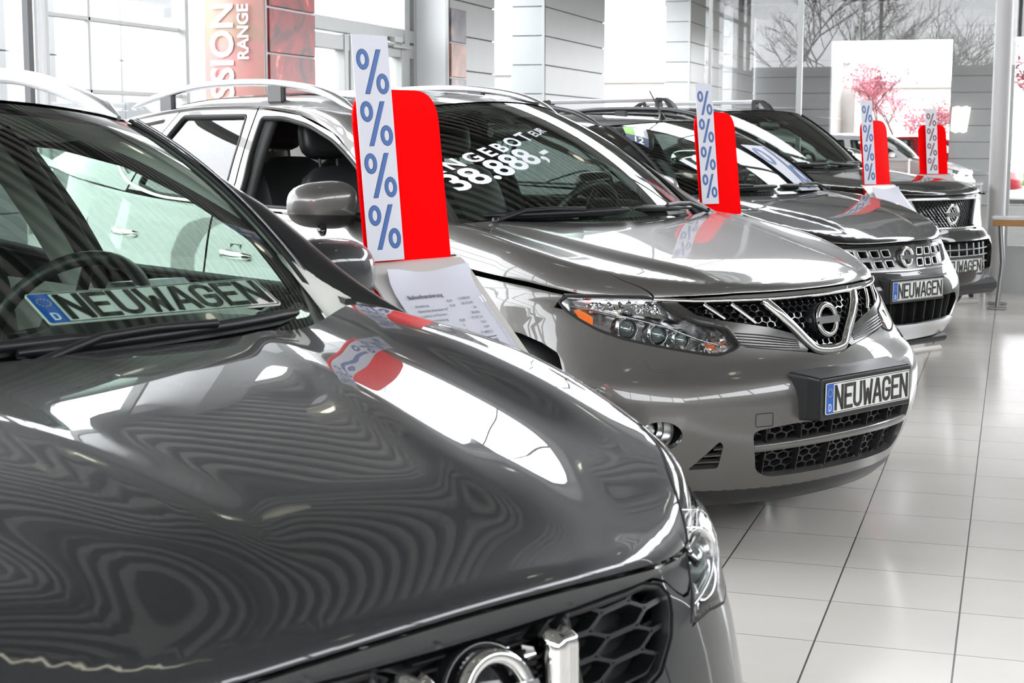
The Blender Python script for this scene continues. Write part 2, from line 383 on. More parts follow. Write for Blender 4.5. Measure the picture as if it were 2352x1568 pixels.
def stroke(mb, pts, w, T, h, mat=0, z0=0.0, round_=False):
    """thick polyline as a solid ribbon, mitred"""
    P = np.array(pts, float); closed = np.allclose(P[0], P[-1]) and len(P) > 3
    if closed: P = P[:-1]
    n = len(P); L = []; R = []
    for i in range(n):
        a = P[i-1] if (i > 0 or closed) else None; b = P[(i+1) % n] if (i < n-1 or closed) else None
        d1 = (P[i]-a) if a is not None else (b-P[i]); d2 = (b-P[i]) if b is not None else d1
        d1 = d1/np.linalg.norm(d1); d2 = d2/np.linalg.norm(d2); n1 = np.array([-d1[1], d1[0]]); n2 = np.array([-d2[1], d2[0]])
        m = n1+n2; lm = np.linalg.norm(m); m = m/lm if lm > 1e-6 else n1; k = 1/max(.72, m@n1)
        e = np.zeros(2)
        if a is None: e = -d2*w/2
        if b is None: e = d1*w/2
        L.append(P[i]+m*w/2*k+e); R.append(P[i]-m*w/2*k+e)
    L = np.array(L); R = np.array(R); A = np.stack([L, R], 1)
    zb = np.full(n, z0); zt = np.full(n, z0+h)
    q = [T(L[:, 0], L[:, 1], zt), T(R[:, 0], R[:, 1], zt), T(R[:, 0], R[:, 1], zb), T(L[:, 0], L[:, 1], zb)]
    G = np.stack(q, 1); mb.grid(G, mat, closed_u=closed, closed_v=True, smooth=False)
    if not closed: mb.add(G[0], [[3, 2, 1, 0]], None, mat); mb.add(G[-1], [[0, 1, 2, 3]], None, mat)
def letters(mb, text, x, y, hgt, wid, w, T, h, mat=0, z0=0, gap=.16):
    for ch in text:
        if ch == ' ': x += wid*.5; continue
        a, st = GL[ch]
        for p in st: stroke(mb, [(x+u*wid, y+v*hgt) for u, v in p], w, T, h, mat, z0)
        x += (a+gap)*wid
    return x
def frame_T(o, u, v):
    o = np.array(o, float); u = np.array(u, float); v = np.array(v, float); w = nrm(np.cross(u, v))
    return lambda a, b, c: o+np.multiply.outer(np.asarray(a, float), u)+np.multiply.outer(np.asarray(b, float), v)+np.multiply.outer(np.asarray(c, float), w)
def text_mesh(name, body, size, mat, T, parent, h=.001, bold=0.0, sx=1.0, align='LEFT', space=1.0, warp=None, mirror=False):
    """built-in font text, meshed and laid on the frame T"""
    cu = bpy.data.curves.new(name, 'FONT'); cu.body = body; cu.size = size; cu.align_x = align; cu.offset = bold; cu.space_character = space; cu.resolution_u = 3
    ob = bpy.data.objects.new(name+'_tmp', cu); COL.objects.link(ob)
    dg = bpy.context.evaluated_depsgraph_get(); dg.update(); me = bpy.data.meshes.new_from_object(ob.evaluated_get(dg))
    bpy.data.objects.remove(ob)
    V = np.array([v.co[:] for v in me.vertices]).reshape(-1, 3); F = [list(p.vertices) for p in me.polygons]; bpy.data.meshes.remove(me); bpy.data.curves.remove(cu)
    V[:, 0] *= sx
    if warp: V[:, 0], V[:, 1] = warp(V[:, 0], V[:, 1])
    mb = MB(); mb.add(T(V[:, 0], V[:, 1], np.full(len(V), h)), F, None)
    return mb.build(name, mat, parent)
# ---------------------------------------------------------------- materials
def mk(name, color, rough=.5, metal=0, coat=0, coat_r=.02, spec=.5, emis=None, es=0, ior=1.5, coat_ior=1.5, sheen=0):
    m = bpy.data.materials.new(name); m.use_nodes = True; b = m.node_tree.nodes['Principled BSDF']
    I = b.inputs; I['Base Color'].default_value = (*color, 1); I['Roughness'].default_value = rough; I['Metallic'].default_value = metal
    I['Coat Weight'].default_value = coat; I['Coat Roughness'].default_value = coat_r; I['Coat IOR'].default_value = coat_ior; I['IOR'].default_value = ior
    I['Specular IOR Level'].default_value = spec
    if emis: I['Emission Color'].default_value = (*emis, 1); I['Emission Strength'].default_value = es
    return m
def nodes(m): return m.node_tree.nodes, m.node_tree.links, m.node_tree.nodes['Principled BSDF']
def vary(m, scale, amt, detail=3, coord='Object', bump=0, bscale=None, rough=0):
    """gentle procedural variation of colour, roughness and relief"""
    n, l, b = nodes(m); tc = n.new('ShaderNodeTexCoord'); nz = n.new('ShaderNodeTexNoise'); nz.inputs['Scale'].default_value = scale; nz.inputs['Detail'].default_value = detail
    l.new(tc.outputs[coord], nz.inputs['Vector']); c = b.inputs['Base Color'].default_value[:3]
    if amt:
        mx = n.new('ShaderNodeMix'); mx.data_type = 'RGBA'; mx.inputs['A'].default_value = (*[x*(1-amt) for x in c], 1); mx.inputs['B'].default_value = (*[min(1, x*(1+amt)) for x in c], 1)
        l.new(nz.outputs['Fac'], mx.inputs['Factor']); l.new(mx.outputs['Result'], b.inputs['Base Color'])
    if bump:
        bp = n.new('ShaderNodeBump'); bp.inputs['Strength'].default_value = bump; bp.inputs['Distance'].default_value = .002
        n2 = n.new('ShaderNodeTexNoise'); n2.inputs['Scale'].default_value = bscale or scale*10; l.new(tc.outputs[coord], n2.inputs['Vector'])
        l.new(n2.outputs['Fac'], bp.inputs['Height']); l.new(bp.outputs['Normal'], b.inputs['Normal'])
    return m
def paint(name, color, metal=.55, rough=.38, ior=1.55):
    m = mk(name, color, rough, metal, coat=1, coat_r=.006, coat_ior=ior, spec=.08)
    n, l, b = nodes(m); tc = n.new('ShaderNodeTexCoord'); v = n.new('ShaderNodeTexVoronoi'); v.inputs['Scale'].default_value = 1400; l.new(tc.outputs['Object'], v.inputs['Vector'])
    mx = n.new('ShaderNodeMix'); mx.data_type = 'RGBA'; mx.inputs['A'].default_value = (*[c*.86 for c in color], 1); mx.inputs['B'].default_value = (*[min(1, c*1.18) for c in color], 1)
    l.new(v.outputs['Color'], mx.inputs['Factor']); l.new(mx.outputs['Result'], b.inputs['Base Color']); return m
def glass(name, tint=(1, 1, 1), k=1.0, ior=1.5, rough=0.0):
    m = bpy.data.materials.new(name); m.use_nodes = True; n = m.node_tree.nodes; l = m.node_tree.links; n.clear()
    o = n.new('ShaderNodeOutputMaterial'); t = n.new('ShaderNodeBsdfTransparent'); t.inputs[0].default_value = (*tint, 1)
    g = n.new('ShaderNodeBsdfGlossy'); g.inputs['Roughness'].default_value = rough; f = n.new('ShaderNodeFresnel'); f.inputs['IOR'].default_value = ior
    ge = n.new('ShaderNodeNewGeometry'); ab = n.new('ShaderNodeMix'); ab.data_type = 'VECTOR'
    # keep the same Fresnel on both faces of the thin pane
    vm = n.new('ShaderNodeVectorMath'); vm.operation = 'SCALE'; l.new(ge.outputs['Normal'], vm.inputs[0])
    mu = n.new('ShaderNodeMath'); mu.operation = 'MULTIPLY'; mu.inputs[1].default_value = k; mu.use_clamp = True
    lw = n.new('ShaderNodeLayerWeight'); 
    d = n.new('ShaderNodeVectorMath'); d.operation = 'DOT_PRODUCT'; l.new(ge.outputs['Normal'], d.inputs[0]); l.new(ge.outputs['Incoming'], d.inputs[1])
    a = n.new('ShaderNodeMath'); a.operation = 'ABSOLUTE'; l.new(d.outputs['Value'], a.inputs[0])
    # Schlick
    s1 = n.new('ShaderNodeMath'); s1.operation = 'SUBTRACT'; s1.inputs[0].default_value = 1; l.new(a.outputs[0], s1.inputs[1])
    s2 = n.new('ShaderNodeMath'); s2.operation = 'POWER'; l.new(s1.outputs[0], s2.inputs[0]); s2.inputs[1].default_value = 5
    r0 = ((ior-1)/(ior+1))**2*1.85
    s3 = n.new('ShaderNodeMath'); s3.operation = 'MULTIPLY_ADD'; l.new(s2.outputs[0], s3.inputs[0]); s3.inputs[1].default_value = 1-r0; s3.inputs[2].default_value = r0
    l.new(s3.outputs[0], mu.inputs[0])
    mx = n.new('ShaderNodeMixShader'); l.new(mu.outputs[0], mx.inputs[0]); l.new(t.outputs[0], mx.inputs[1]); l.new(g.outputs[0], mx.inputs[2]); l.new(mx.outputs[0], o.inputs[0])
    for q in (f, ab, vm, lw): n.remove(q)
    return m

COL = sc.collection
XW = -5.8; YG = 15.6; ZC = 6.3; XR = 9.0; YB = -7.0
# ---------------------------------------------------------------- materials of the place
def tile_mat():
    m = mk('floor_tiles', (.62, .60, .565), .16, spec=.5); n, l, b = nodes(m)
    ge = n.new('ShaderNodeNewGeometry'); sx = n.new('ShaderNodeSeparateXYZ'); l.new(ge.outputs['Position'], sx.inputs[0])
    def line(out, off, per, wid):
        a = n.new('ShaderNodeMath'); a.operation = 'SUBTRACT'; l.new(out, a.inputs[0]); a.inputs[1].default_value = off-50*per
        q = n.new('ShaderNodeMath'); q.operation = 'MODULO'; l.new(a.outputs[0], q.inputs[0]); q.inputs[1].default_value = per
        p = n.new('ShaderNodeMath'); p.operation = 'PINGPONG'; l.new(q.outputs[0], p.inputs[0]); p.inputs[1].default_value = per/2
        c = n.new('ShaderNodeMath'); c.operation = 'LESS_THAN'; l.new(p.outputs[0], c.inputs[0]); c.inputs[1].default_value = wid/2
        d = n.new('ShaderNodeMath'); d.operation = 'DIVIDE'; l.new(a.outputs[0], d.inputs[0]); d.inputs[1].default_value = per
        fl = n.new('ShaderNodeMath'); fl.operation = 'FLOOR'; l.new(d.outputs[0], fl.inputs[0]); return c.outputs[0], fl.outputs[0]
    W = .2713219*CAM_H; D = .2877694*CAM_H; X0 = -.613469*CAM_H; Y0 = 3.0954955*CAM_H
    cx, ix = line(sx.outputs['X'], X0, W, .0055); cy, iy = line(sx.outputs['Y'], Y0, D, .0032)
    mx = n.new('ShaderNodeMath'); mx.operation = 'MAXIMUM'; l.new(cx, mx.inputs[0]); l.new(cy, mx.inputs[1])
    cmb = n.new('ShaderNodeCombineXYZ'); l.new(ix, cmb.inputs[0]); l.new(iy, cmb.inputs[1]); wn_ = n.new('ShaderNodeTexWhiteNoise'); l.new(cmb.outputs[0], wn_.inputs['Vector'])
    cl = n.new('ShaderNodeTexNoise'); cl.inputs['Scale'].default_value = 2.2; cl.inputs['Detail'].default_value = 4
    vv = n.new('ShaderNodeVectorMath'); vv.operation = 'MULTIPLY_ADD'; l.new(cmb.outputs[0], vv.inputs[0]); vv.inputs[1].default_value = (3.1, 1.7, 0); l.new(ge.outputs['Position'], vv.inputs[2]); l.new(vv.outputs[0], cl.inputs['Vector'])
    md = n.new('ShaderNodeMath'); md.operation = 'MULTIPLY_ADD'; l.new(wn_.outputs['Value'], md.inputs[0]); md.inputs[1].default_value = .25; l.new(cl.outputs['Fac'], md.inputs[2])
    r = n.new('ShaderNodeMix'); r.data_type = 'RGBA'; r.inputs['A'].default_value = (.74, .70, .64, 1); r.inputs['B'].default_value = (.84, .80, .745, 1); l.new(md.outputs[0], r.inputs['Factor'])
    g = n.new('ShaderNodeMix'); g.data_type = 'RGBA'; l.new(mx.outputs[0], g.inputs['Factor']); l.new(r.outputs['Result'], g.inputs['A']); g.inputs['B'].default_value = (.12, .11, .10, 1); l.new(g.outputs['Result'], b.inputs['Base Color'])
    rr = n.new('ShaderNodeMath'); rr.operation = 'MULTIPLY_ADD'; l.new(cl.outputs['Fac'], rr.inputs[0]); rr.inputs[1].default_value = .10; rr.inputs[2].default_value = .13; l.new(rr.outputs[0], b.inputs['Roughness'])
    bp = n.new('ShaderNodeBump'); bp.inputs['Strength'].default_value = .5; bp.inputs['Distance'].default_value = .0015; iv = n.new('ShaderNodeMath'); iv.operation = 'SUBTRACT'; iv.inputs[0].default_value = 1; l.new(mx.outputs[0], iv.inputs[1]); l.new(iv.outputs[0], bp.inputs['Height']); l.new(bp.outputs['Normal'], b.inputs['Normal'])
    return m
M = {}
M['floor'] = tile_mat()
M['ceil'] = vary(mk('corrugated_deck', (.46, .455, .44), .45, .35), 6, .08)
M['groove'] = mk('groove_shade', (.03, .03, .03), .8)
M['beam'] = vary(mk('painted_steel', (.09, .092, .095), .5), 5, .1)
M['white'] = vary(mk('white_plaster', (.74, .755, .76), .7), 4, .03)
M['jl'] = mk('pale_joint', (.33, .34, .34), .6)
M['alu'] = vary(mk('grey_aluminium', (.42, .43, .42), .42, .25), 8, .04)
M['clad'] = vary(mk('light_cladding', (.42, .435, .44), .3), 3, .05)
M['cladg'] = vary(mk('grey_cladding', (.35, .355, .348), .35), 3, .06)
M['joint'] = mk('cladding_joint', (.24, .25, .25), .6)
M['pane'] = glass('window_pane', (1, 1, 1), .9)
M['pave'] = vary(mk('outdoor_paving', (.20, .195, .18), .8), 2, .2)
M['red'] = mk('red_acrylic', (.98, .001, .002), .12, spec=.05)
M['paperw'] = mk('white_paper', (.62, .63, .69), .55)
M['blue'] = mk('blue_print', (.04, .12, .36), .45)
M['brownp'] = mk('brown_print', (.23, .07, .06), .45)
M['blackp'] = mk('black_plastic', (.012, .012, .013), .38)
M['blackg'] = mk('gloss_black', (.008, .008, .009), .08, coat=.5)
M['rubber'] = mk('rubber', (.014, .014, .014), .75)
M['chrome'] = mk('chrome', (.78, .78, .77), .06, 1.0)
M['satin'] = mk('satin_silver', (.62, .63, .64), .22, .9)
M['brick'] = vary(mk('brick_wall', (.40, .37, .35), .85), 2, .15)
M['roofw'] = mk('pale_render', (.30, .30, .30), .8)
M['wood'] = vary(mk('oak_edge', (.36, .17, .05), .45), 12, .2)
M['steel'] = mk('brushed_steel', (.35, .35, .35), .32, .9)
# ---------------------------------------------------------------- room shell
def slab(name, x0, x1, y0, y1, z0, z1, mat, kind='structure', bev=0):
    mb = MB(); mb.box(((x0+x1)/2, (y0+y1)/2, (z0+z1)/2), (x1-x0, y1-y0, z1-z0), bev=bev); o = mb.build(name, mat)
    if kind: o['kind'] = kind
    return o
slab('floor', XW-.5, XR+.4, YB-.3, YG+.15, -.2, 0, M['floor'])
slab('ground', -60, 60, -40, 140, -.5, -.2, M['pave'])
slab('trim_10', XW-.5, 9, YG+.15, 45, -.2, -.03, M['pave'])
# corrugated ceiling: trapezoid ribs across the hall
mb = MB(); pr = []; y = YB-.2; per = .30
while y < YG+.2: pr += [(y, ZC), (y+.13, ZC), (y+.145, ZC+.16), (y+.285, ZC+.16)]; y += per
pr = np.array(pr); G = np.stack([np.stack([np.full(len(pr), xx), pr[:, 0], pr[:, 1]], 1) for xx in (XW-.6, XR+.4)])
mb.grid(G, 0, smooth=False)
yy_ = YB-.2
while yy_ < YG: mb.box(((XW-.6+XR+.4)/2, yy_+.215, ZC+.10), (XR-XW+1, .132, .10), mat=1); yy_ += per  # dark strips paint extra shade into the rib grooves
mb.box(((XW-.6+XR+.4)/2, (YB+YG)/2, ZC+.26), (XR-XW+1, YG-YB+.4, .05)); tag(mb.build('ceiling', [M['ceil'], M['groove']]), kind='structure')
for i, yy in enumerate((-4.2, .2, 4.6, 9.0, 13.4)):
    mb = MB(); mb.box(((XW+XR)/2, yy, ZC-.02), (XR-XW, .16, .02)); mb.box(((XW+XR)/2, yy, ZC-.26), (XR-XW, .16, .02)); mb.box(((XW+XR)/2, yy, ZC-.14), (XR-XW, .012, .24)); tag(mb.build('trim_%d' % (20+i), M['beam']), kind='structure')
# ---- facade piers on the left: light face to the viewer, clad flank along the hall
def pier(name, y0, y1, dep, course, label, fmat, smat, x1=XW, z1=None, n0=0, group=None, plain=False):
    z1 = z1 or ZC; mb = MB(); x0 = x1-dep
    mb.box(((x0+x1)/2-.01, (y0+y1)/2, z1/2), (dep-.02, y1-y0-.02, z1), mat=2)
    z = n0
    while z < z1:
        a = z+.006; b_ = min(z+course-.006, z1)
        if b_ > a+.02:
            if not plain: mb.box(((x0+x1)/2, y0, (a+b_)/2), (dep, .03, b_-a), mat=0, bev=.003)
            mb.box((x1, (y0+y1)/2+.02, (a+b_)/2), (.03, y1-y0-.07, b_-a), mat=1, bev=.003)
        z += course
    if plain: mb.box(((x0+x1)/2, y0, z1/2), (dep, .03, z1), mat=0)
    mb.box((x1+.002, y0-.002, z1/2), (.03, .03, z1), mat=3)
    o = mb.build('facade_pillar', [fmat, smat, M['joint'], M['alu']]); tag(o, label, 'pillar', group); return o
pier('C', 19.6, 22.75, .42, .367, 'grey tile clad pillar behind the roof of the second car', M['clad'], M['cladg'], n0=-.2)
pier('D', 29.1, 32.6, .45, .367, 'tile clad outdoor pillar behind the second percent sign', M['clad'], M['cladg'], z1=4.2, n0=-.1)
pier('E', 33.7, 36.6, .45, .367, 'tile clad outdoor pillar second nearest to the courtyard end wall', M['clad'], M['cladg'], z1=4.2, n0=-.1)
pier('F', 38.4, 42.4, .45, .367, 'narrow tile clad outdoor pillar in the corner of the courtyard end wall', M['clad'], M['cladg'], z1=4.2, n0=-.1)
pier('B', 16.0, 17.6, .42, .37, 'pillar with white face and grey tiled flank right of the glass doors', M['white'], M['cladg'], n0=-.05, plain=True)
# white plaster face of the same bay (wide wall strip seen left of the pillar flank)
slab('wall_left', XW-.95, XW-.42, 15.75, 16.3, 0, ZC, M['white'])
slab('trim_1', XW-.62, XW-.5, -6.9, 15.6, 0, .35, M['alu']); slab('trim_2', XW-.62, XW-.3, -6.9, 15.5, 6.0, ZC, M['alu'])
# ---- first bay pillar (A): plain face with a hanging banner, flank with picture panels
mb = MB(); mb.box((-6.19, 12.18, ZC/2), (.78, .94, ZC)); mb.box((-6.56, 11.695, ZC/2), (.035, .03, ZC), mat=1)
tag(mb.build('facade_pillar', [M['white'], M['alu']]), 'white wall pillar carrying the pink banner beside the red picture panels', 'pillar')
def pinks(name, base, a, b, glow, scale, seed):
    m = mk(name, base, .35); n, l, bs = nodes(m); tc = n.new('ShaderNodeTexCoord'); nz = n.new('ShaderNodeTexNoise'); nz.inputs['Scale'].default_value = scale; nz.inputs['Detail'].default_value = 5; nz.inputs['Distortion'].default_value = 1.6
    mp = n.new('ShaderNodeMapping'); mp.inputs['Location'].default_value = (seed, seed*2, 0); l.new(tc.outputs['Object'], mp.inputs[0]); l.new(mp.outputs[0], nz.inputs['Vector'])
    r = n.new('ShaderNodeValToRGB'); e = r.color_ramp.elements; e[0].position = .32; e[0].color = (*a, 1); e[1].position = .62; e[1].color = (*b, 1); q = e.new(.74); q.color = (*glow, 1); l.new(nz.outputs['Fac'], r.inputs['Fac']); l.new(r.outputs['Color'], bs.inputs['Base Color']); return m
m_red = pinks('fiery_print', (.5, .1, .1), (.06, .012, .014), (.42, .02, .02), (.95, .45, .25), 2.6, 3.0)
m_pink = pinks('soft_pink_print', (.8, .5, .5), (.34, .26, .18), (.55, .22, .22), (.60, .36, .34), 1.6, 7.3)
m_dark = pinks('dark_print', (.1, .1, .1), (.06, .05, .08), (.22, .18, .20), (.6, .3, .2), 2.2, 1.0)
m_oran = pinks('orange_print', (.5, .2, .1), (.25, .12, .09), (.50, .22, .15), (.6, .3, .2), 2.2, 5.0)
def plate_panel(name, y0, y1, z0, z1, x, mat, label, group):
    mb = MB(); mb.box((x, (y0+y1)/2, (z0+z1)/2), (.03, y1-y0, z1-z0), bev=.004); return tag(mb.build(name, mat), label, 'picture panel', group)
for k, (z0, z1, lb) in enumerate([(.62, 1.0, 'lowest'), (1.0, 1.37, 'fourth highest'), (1.37, 1.74, 'partly hidden by the silver roof rail'), (1.74, 2.12, 'in the middle of the column'), (2.12, 2.49, 'with the bright yellow glow'), (2.49, 2.86, 'cut by the top of the photo')]):
    plate_panel('picture_panel', 11.74, 12.62, z0+.01, z1-.01, XW+.006, m_red, 'red fiery picture panel beside the banner, ' + lb, 'red picture panels beside the banner')
for k, (z0, z1, lb, mt) in enumerate([(2.45, 2.82, 'dark picture panel at the top of the narrow strip right of the doors', m_dark), (2.08, 2.45, 'orange picture panel in the narrow strip right of the doors', m_oran), (1.71, 2.08, 'grey brown picture panel lowest in the narrow strip right of the doors', m_dark)]):
    plate_panel('picture_panel', 16.04, 16.52, z0+.01, z1-.01, XW+.022, mt, lb, 'picture panels right of the doors')
# banner (hangs on pillar A)
bt = empty('banner', (-6.06, 11.66, 1.0), 0, 'pink and gold hanging banner with white vertical writing', 'banner')
mb = MB(); q = []
for i in range(13):
    a = -1+2*i/12; q.append((a*.265, -.05*(1-a*a)))
G = np.array([[(x, y, z) for z in np.linspace(-.7, 3.0, 12)] for x, y in q]); mb.grid(G, 0); mb.box((0, .012, 1.15), (.53, .02, 3.7)); mb.build('banner_sheet', m_pink, bt)
T = frame_T((0, -.056, 0), (0, 0, 1), (-1, 0, 0)); m_wl = mk('white_lettering', (.82, .82, .82), .5)
text_mesh('large_lettering', 'PASSION', .285, m_wl, frame_T((.02, -.060, .42), (0, 0, 1), (-1, 0, 0)), bt, h=.003, bold=.006, sx=.98)
text_mesh('small_lettering', 'RANGE', .138, m_wl, frame_T((.155, -.052, 1.06), (0, 0, 1), (-1, 0, 0)), bt, h=.003, bold=.003, sx=.98)
# ---- left facade glazing
def bars(name, items, mat, kind='structure', label=None, cat=None):
    mb = MB()
    for c, h in items: mb.box(c, h, bev=.004)
    o = mb.build(name, mat)
    if kind: o['kind'] = kind
    if label: tag(o, label, cat)
    return o
def vpost(y, w, x=-6.2, d=.12, z0=0, z1=6.0): return ((x, y, (z0+z1)/2), (d, w, z1-z0))
def hbar(y0, y1, z, h, x=-6.2, d=.10): return ((x, (y0+y1)/2, z), (d, y1-y0, h))
fr = bars('window_1', [vpost(9.12, .16), vpost(6.2, .14), vpost(3.2, .14), vpost(.2, .14), vpost(-2.8, .14), vpost(-6, .14), vpost(9.74, .03, d=.05), vpost(11.05, .05), hbar(-6.9, 11.1, .4, .1), hbar(-6.9, 11.1, 6.0, .1), hbar(-6.9, 11.1, 4.1, .07), hbar(9.2, 11.0, 2.26, .03, d=.05), hbar(9.2, 11.0, 1.76, .03, d=.05), hbar(-6.9, 9.0, 3.0, .06)], M['alu'])
fr['kind'] = 'structure'
def pane(name, c, h, parent=None, mat=None):
    mb = MB(); mb.box(c, h); o = mb.build(name, mat or M['pane'], parent)
    if parent is None: o['kind'] = 'structure'
    return o
pane('window_pane', (-6.2, 2.1, 3.2), (.012, 18, 5.6), fr)
bars('trim_3', [vpost(8.9, .05, x=-6.1, d=.05, z1=ZC)], M['beam']); bars('trim_4', [vpost(8.98, .035, x=-6.05, d=.04, z1=ZC), ((-6.03, 8.95, 1.79), (.06, .1, .02))], M['white'])
# white panelled neighbouring hall just outside
mb = MB()
for j in range(-4, 2):
    for k in range(0, 4): mb.box((-9.3, 15.3+j*1.6+.8, .31+k*.78), (.04, 1.585, .765), bev=.003)
mb.box((-9.36, 13.7, 1.37), (.06, 9.6, 3.14), mat=1)
tag(mb.build('white_panel_building', [vary(mk('white_panels', (.40, .41, .415), .5), 1, .03), M['jl']]), 'white panelled building outside the left windows', 'building')
# glass doors between the pillars
dr = bars('door_1', [vpost(12.75, .1, z1=2.5), vpost(14.12, .09, z1=2.42), vpost(14.26, .09, z1=2.42), vpost(15.72, .14, z1=ZC), vpost(15.95, .05, z1=ZC), vpost(12.95, .09, z1=2.42), vpost(15.6, .09, z1=2.42), hbar(12.7, 15.95, 2.5, .13), hbar(12.7, 15.95, 2.34, .14), hbar(12.7, 15.95, .1, .2), hbar(12.7, 15.95, 6.0, .1)], M['alu'])
pane('window_pane', (-6.2, 14.3, 3.1), (.012, 3.2, 5.7), dr)
bars('door_closer', [((-6.1, 15.3, 2.44), (.06, .22, .06)), ((-6.1, 15.45, 2.37), (.03, .5, .025))], M['alu'], kind=None).parent = dr
# ---- glass partition to the courtyard at the far end
gp = bars('window_2', [((-2.02, YG, ZC/2), (.05, .07, ZC)), ((2, YG, 4.45), (10, .09, .12)), ((2.2, YG, ZC/2), (.06, .07, ZC)), ((4.8, YG, ZC/2), (.06, .07, ZC)), ((-.05, YG+.05, ZC/2), (.045, .05, ZC)), ((.4, YG, ZC-.05), (13, .08, .1)), ((-2.9, YG, ZC/2), (.03, .03, ZC))], M['alu'])
M['pane2'] = glass('partition_pane', (1, 1, 1), .5)
pane('window_pane', (2.0, YG, 3.15), (9.9, .012, 6.1), gp, M['pane2'])
slab('wall_far', -.26, XR, YG-.1, YG+.05, 0, .45, M['alu'])
mb = MB(); mb.lathe([(.08, 0), (.08, ZC)], (-.14, YG-.22, 0)); tag(mb.build('column', mk('column_paint', (.40, .39, .385), .35)), 'round grey steel column at the right before the courtyard glass', 'column')
# right side and back of the hall (only seen in reflections)
rw = bars('window_3', [((XR, y, ZC/2), (.12, .14, ZC)) for y in (-6.9, -3.5, -.1, 3.3, 6.7, 10.1, 13.5)]+[((XR, 4, .2), (.12, 23, .4)), ((XR, 4, 6.1), (.12, 23, .3)), ((XR, 4, 2.9), (.1, 23, .07))], M['alu'])
pane('window_pane', (XR, 4.3, 3.1), (.012, 22.6, 5.8), rw)
slab('wall_right', XR-.02, XR+.1, YB, YG-.1, 0, 4.3, vary(mk('right_wall_paint', (.20, .20, .205), .6), 3, .05))
slab('trim_5', 3.4, XR, YG+.06, YG+.2, 0, 4.3, M['cladg'])  # unseen wall slab added behind the glass to darken reflections on the cars
slab('wall_back', XW-.5, XR+.1, YB-.2, YB, 0, 3.05, vary(mk('back_wall_paint', (.22, .22, .225), .6), 3, .05))
bw = bars('window_4', [((x, YB-.1, 4.6), (.08, .12, 3.2)) for x in (-6.2, -3.1, 0, 3.1, 6.9)]+[((.5, YB-.1, 6.2), (13.2, .12, .14)), ((.5, YB-.1, 3.08), (13.2, .12, .08))], M['alu'])
pane('window_pane', (.5, YB-.1, 4.6), (13.2, .012, 3.2), bw)
# ---- courtyard: canopy, end wall with a big opening
mb = MB(); G = []
mb.box((-.2, 29.5, 4.62), (14, 27.6, .05))
for i in range(46):
    y = 16.2+i*.6; mb.box((-.2, y, 4.52), (14, .09, .14))
tag(mb.build('canopy_roof', M['ceil']), 'slatted canopy roof over the courtyard behind the glass', 'canopy')
for i, (yy, lb) in enumerate([(22, 'nearest'), (28, 'middle'), (33.5, 'farthest')]):
    mb = MB(); mb.box((-.2, yy, 4.33), (14, .16, .22)); mb.box((-.2, yy, 4.22), (14, .3, .02)); tag(mb.build('canopy_beam', M['beam']), lb+' of the steel cross beams under the courtyard canopy', 'beam', 'beams under the canopy')
mb = MB(); mb.box((-5.65, 29.5, 4.3), (.2, 27.6, .3)); tag(mb.build('edge_beam', M['beam']), 'grey steel edge beam resting on the outdoor tile clad pillars', 'beam')
mb = MB()
def clad(x0, x1, z0, z1, y=37):
    z = -.1
    while z < z1:
        a = max(z+.006, z0); b_ = min(z+.361, z1)
        if b_ > a+.02: mb.box(((x0+x1)/2, y, (a+b_)/2), (x1-x0, .05, b_-a), bev=.003)
        z += .367
clad(-5.8, -4.08, 0, 4.5); clad(-1.42, -.22, 0, 4.5); clad(-4.08, -1.42, 3.64, 4.5)
mb.box((-4.95, 37.15, 2.25), (1.75, .24, 4.5), mat=1); mb.box((-.83, 37.15, 2.25), (1.18, .24, 4.5), mat=1); mb.box((-2.75, 37.15, 4.08), (2.7, .24, .86), mat=1)
mb.box((3.4, 37.15, 4.08), (7.3, .24, .8), mat=2); mb.box((3.4, 37.15, .05), (7.3, .24, .1), mat=2)
tag(mb.build('courtyard_wall', [M['cladg'], M['joint'], M['beam']]), 'grey tile clad courtyard end wall with the large square opening', 'wall')
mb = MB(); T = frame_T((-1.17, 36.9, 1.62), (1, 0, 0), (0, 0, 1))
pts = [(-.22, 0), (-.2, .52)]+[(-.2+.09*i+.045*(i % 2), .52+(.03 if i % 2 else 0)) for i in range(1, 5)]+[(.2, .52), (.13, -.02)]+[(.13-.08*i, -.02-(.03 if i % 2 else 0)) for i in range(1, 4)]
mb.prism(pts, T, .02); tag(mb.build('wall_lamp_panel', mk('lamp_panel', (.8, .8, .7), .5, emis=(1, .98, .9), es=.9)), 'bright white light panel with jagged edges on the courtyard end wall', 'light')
# ---- outside: buildings, chimney, blossom trees
def building(name, x0, x1, y0, y1, h, mat, label, win=None, roof=None):
    e = empty(name, ((x0+x1)/2, y0, -.2), 0, label, 'building'); w_ = x1-x0
    mb = MB(); mb.box((0, (y1-y0)/2, h/2), (w_, y1-y0, h)); mb.build('wall', mat, e)
    mb = MB(); mb.box((0, (y1-y0)/2, h+.12), (w_+.4, y1-y0+.4, .25)); mb.build('roof', roof or M['roofw'], e)
    if win:
        n, rows, ww, wh, z0 = win
        for r_ in range(rows):
            for i in range(n):
                mb = MB(); mb.box(((i+.5)/n*w_-w_/2, -.02, z0+r_*(wh*1.7)), (ww, .08, wh)); mb.build('window', mk_win, e)
    return e
mk_win = mk('far_window', (.5, .52, .55), .2)
building('brick_factory', -17.0, -9.6, 60, 70, 3.75, M['brick'], 'long pale brick factory far behind the second car roof', (8, 1, .45, .9, 2.5))
building('low_hall', -22.0, -17.4, 58, 68, 4.0, M['roofw'], 'low pale hall with a red stripe far beyond the window', (3, 1, .5, .8, 2.2))
